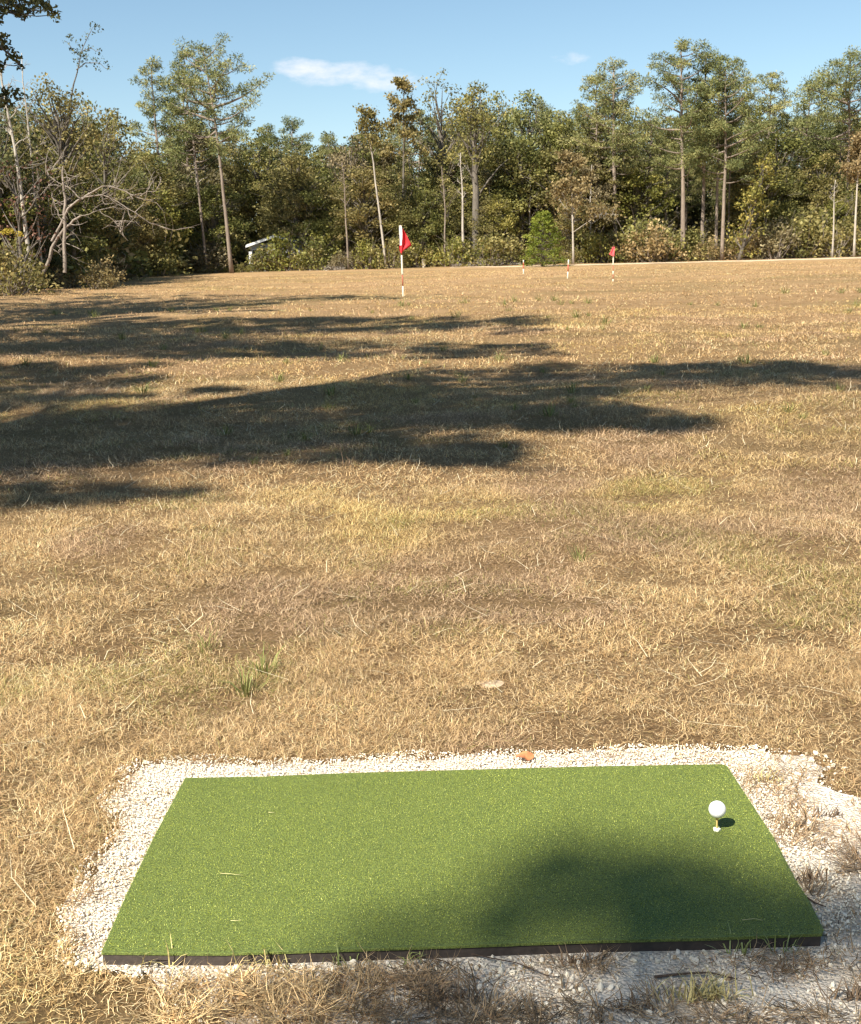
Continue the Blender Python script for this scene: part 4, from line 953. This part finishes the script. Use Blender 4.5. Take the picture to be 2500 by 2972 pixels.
# ---------------------------------------------------------------- near trees that throw the shade
SHIFT = SH/math.tan(SUN_EL)
def shade_tree(label, blobs, seed, leafn=560, size=.12, Hr=(10, 15), extra=None, leaf=M_OAK, trunk=None):
    """blobs: (px0, px1, py0, py1, n) patches of shade in photo pixels; the crown clumps stand where the sun's ray to each one passes"""
    rg = np.random.default_rng(seed); Cs = []; Rs = []
    for px0, px1, py0, py1, n, rc in blobs:
        for _ in range(n):
            gp = hit(rg.uniform(px0, px1), rg.uniform(py0, py1)); H = rg.uniform(*Hr)
            c = np.array([gp[0]-SHIFT[0]*H, gp[1]-SHIFT[1]*H, gp[2]+H]); Cs.append(c); Rs.append(rg.uniform(*rc))
    Cs = np.array(Cs); mid = Cs.mean(0); base = np.array([mid[0], mid[1], 0.0]) if trunk is None else np.array([*trunk, 0.0])
    base[2] = float(terrain(base[0], base[1])); root = thing('shade_tree', label, 'tree', base, group='trees beside the mat'); g = Geo(); f = Geo()
    tb = Cs[:, 2].min()*.72; top = np.array([0, 0, mid[2]-base[2]]); g.tube([(0, 0, -.1), (0, 0, 1.2), (.1, .05, tb), top], [.24, .17, .12, .06], 10)
    for c, r_ in zip(Cs, Rs):
        q = c-base; clump(f, q, r_, int(leafn*r_*r_), size if r_ < .3 else size*1.35, rg, .6)
        p0 = np.array([0, 0, rg.uniform(tb*.8, mid[2]-base[2]-.5)]); g.tube(curve_pts(p0, q, 6, .06, rg, -.05), np.linspace(.035, .012, 6), 4, False)
    if extra: extra(f, g, base, rg, tb)
    link('trunk', g.build('trunk', B_OAK, True), root); link('crown', f.build('crown', leaf), root)
    return root
def overhang(f, g, base, rg, tb):
    Y = 21
    def wp(px, py, dy=0.0):
        d = unproj(px, py); y = Y+dy; return np.array([d[0]/d[1]*y, y, EYE+d[2]/d[1]*y])-base
    root_p = np.array([0, 0, tb*.75])
    def spray(pts, r_, cl):
        P = [wp(*p) for p in pts]; P = np.array(P); t = np.linspace(0, 1, len(P)); tt = np.linspace(0, 1, 10)
        Q = np.column_stack([np.interp(tt, t, P[:, k]) for k in range(3)]); Q[1:-1] += rg.normal(0, .02, (8, 3)); g.tube(Q, np.linspace(r_, .008, 10), 5, False)
        for px, py, rr, n in cl:
            c = wp(px, py, rg.normal(0, .3)); clump(f, c, rr, n, .085, rg, .75, .55)
            j = rg.integers(4, 10); g.tube(curve_pts(Q[j], c, 4, .12, rg), np.linspace(.012, .005, 4), 3, False)
    g.tube(curve_pts(root_p, wp(-220, -60), 8, .05, rg, -.05), np.linspace(.12, .06, 8), 6, False)
    spray([(-220, -60), (-60, -5), (40, 35), (70, 60)], .03, [(20, 10, .22, 90), (55, 22, .2, 90), (90, 12, .22, 90), (125, 20, .16, 60), (150, 30, .14, 45), (160, 50, .1, 25), (65, 40, .14, 45), (30, -10, .25, 110), (110, -8, .2, 70), (-10, 30, .2, 70)])
    spray([(-220, -60), (-120, 60), (-20, 120), (45, 170), (60, 200)], .03, [(5, 110, .14, 50), (20, 135, .14, 50), (40, 165, .13, 40), (58, 190, .09, 18), (0, 180, .1, 25), (-20, 130, .2, 70), (5, 205, .08, 12), (-10, 60, .14, 40)])
    spray([(-220, -60), (-140, 160), (-30, 280), (25, 300), (70, 285)], .03, [(20, 268, .16, 60), (45, 270, .12, 35), (0, 285, .18, 70), (15, 300, .14, 50), (-20, 300, .2, 80)])
K = 1.4172
def B_(*bl): return [(a*K, b*K, c*K, d*K, n, r) for a, b, c, d, n, r in bl]
F_, M_, N_ = (.35, .6), (.26, .45), (.15, .27)
shade_tree('tall leafy tree left of the field whose branches hang into the top left', B_((-350, 480, 600, 642, 190, F_), (480, 850, 604, 614, 40, (.3, .45)), (100, 560, 616, 638, 60, F_)), 11, Hr=(12, 18), extra=overhang, leaf=M_DARKLEAF, trunk=(-15.5, 24))  # dark leaf colour gives the overhang its backlit look
shade_tree('tree further along the left side of the field', B_((-300, 300, 648, 688, 80, F_), (180, 1100, 650, 682, 150, F_), (150, 780, 700, 734, 100, M_), (850, 1160, 704, 734, 32, M_)), 12, Hr=(12, 17))
shade_tree('tree to the left of the camera', B_((-200, 330, 744, 784, 56, M_), (-200, 300, 812, 822, 14, M_), (0, 560, 828, 852, 16, N_), (-200, 460, 790, 812, 16, M_), (-200, 740, 872, 905, 50, M_), (-200, 560, 915, 945, 44, (.2, .36)), (-100, 200, 965, 975, 4, N_), (-160, 310, 1000, 1040, 34, (.17, .28)), (300, 440, 1000, 1025, 5, N_)), 13, Hr=(10, 14))
shade_tree('second tree behind and left of the camera', B_((560, 900, 805, 830, 22, M_), (760, 1300, 800, 868, 66, M_), (1060, 1480, 858, 878, 26, N_), (1100, 1480, 850, 880, 12, M_), (560, 800, 850, 880, 10, N_), (560, 1060, 895, 945, 52, (.2, .36)), (900, 1080, 940, 965, 7, N_)), 14, Hr=(10, 14), trunk=(-10.3, 3.2))
shade_tree('tree behind the camera', B_((1090, 2000, 742, 776, 80, M_), (1500, 2000, 786, 798, 22, N_)), 15, Hr=(10, 14), trunk=(-6.8, 6.6))
shade_tree('nearest tree behind the mat', [(1580, 1940, 2520, 2640, 8, (.15, .23)), (1850, 2350, 2600, 2700, 7, (.14, .2)), (1080, 1620, 2670, 2745, 8, (.09, .14)), (1620, 2300, 2700, 2740, 6, (.08, .12)), (2400, 2800, 2560, 2800, 7, (.16, .25)), (900, 1500, 2850, 3000, 5, (.12, .2)), (1700, 2500, 2780, 2830, 4, (.08, .14))], 16, Hr=(15, 21), trunk=(-10, -13), leafn=430)
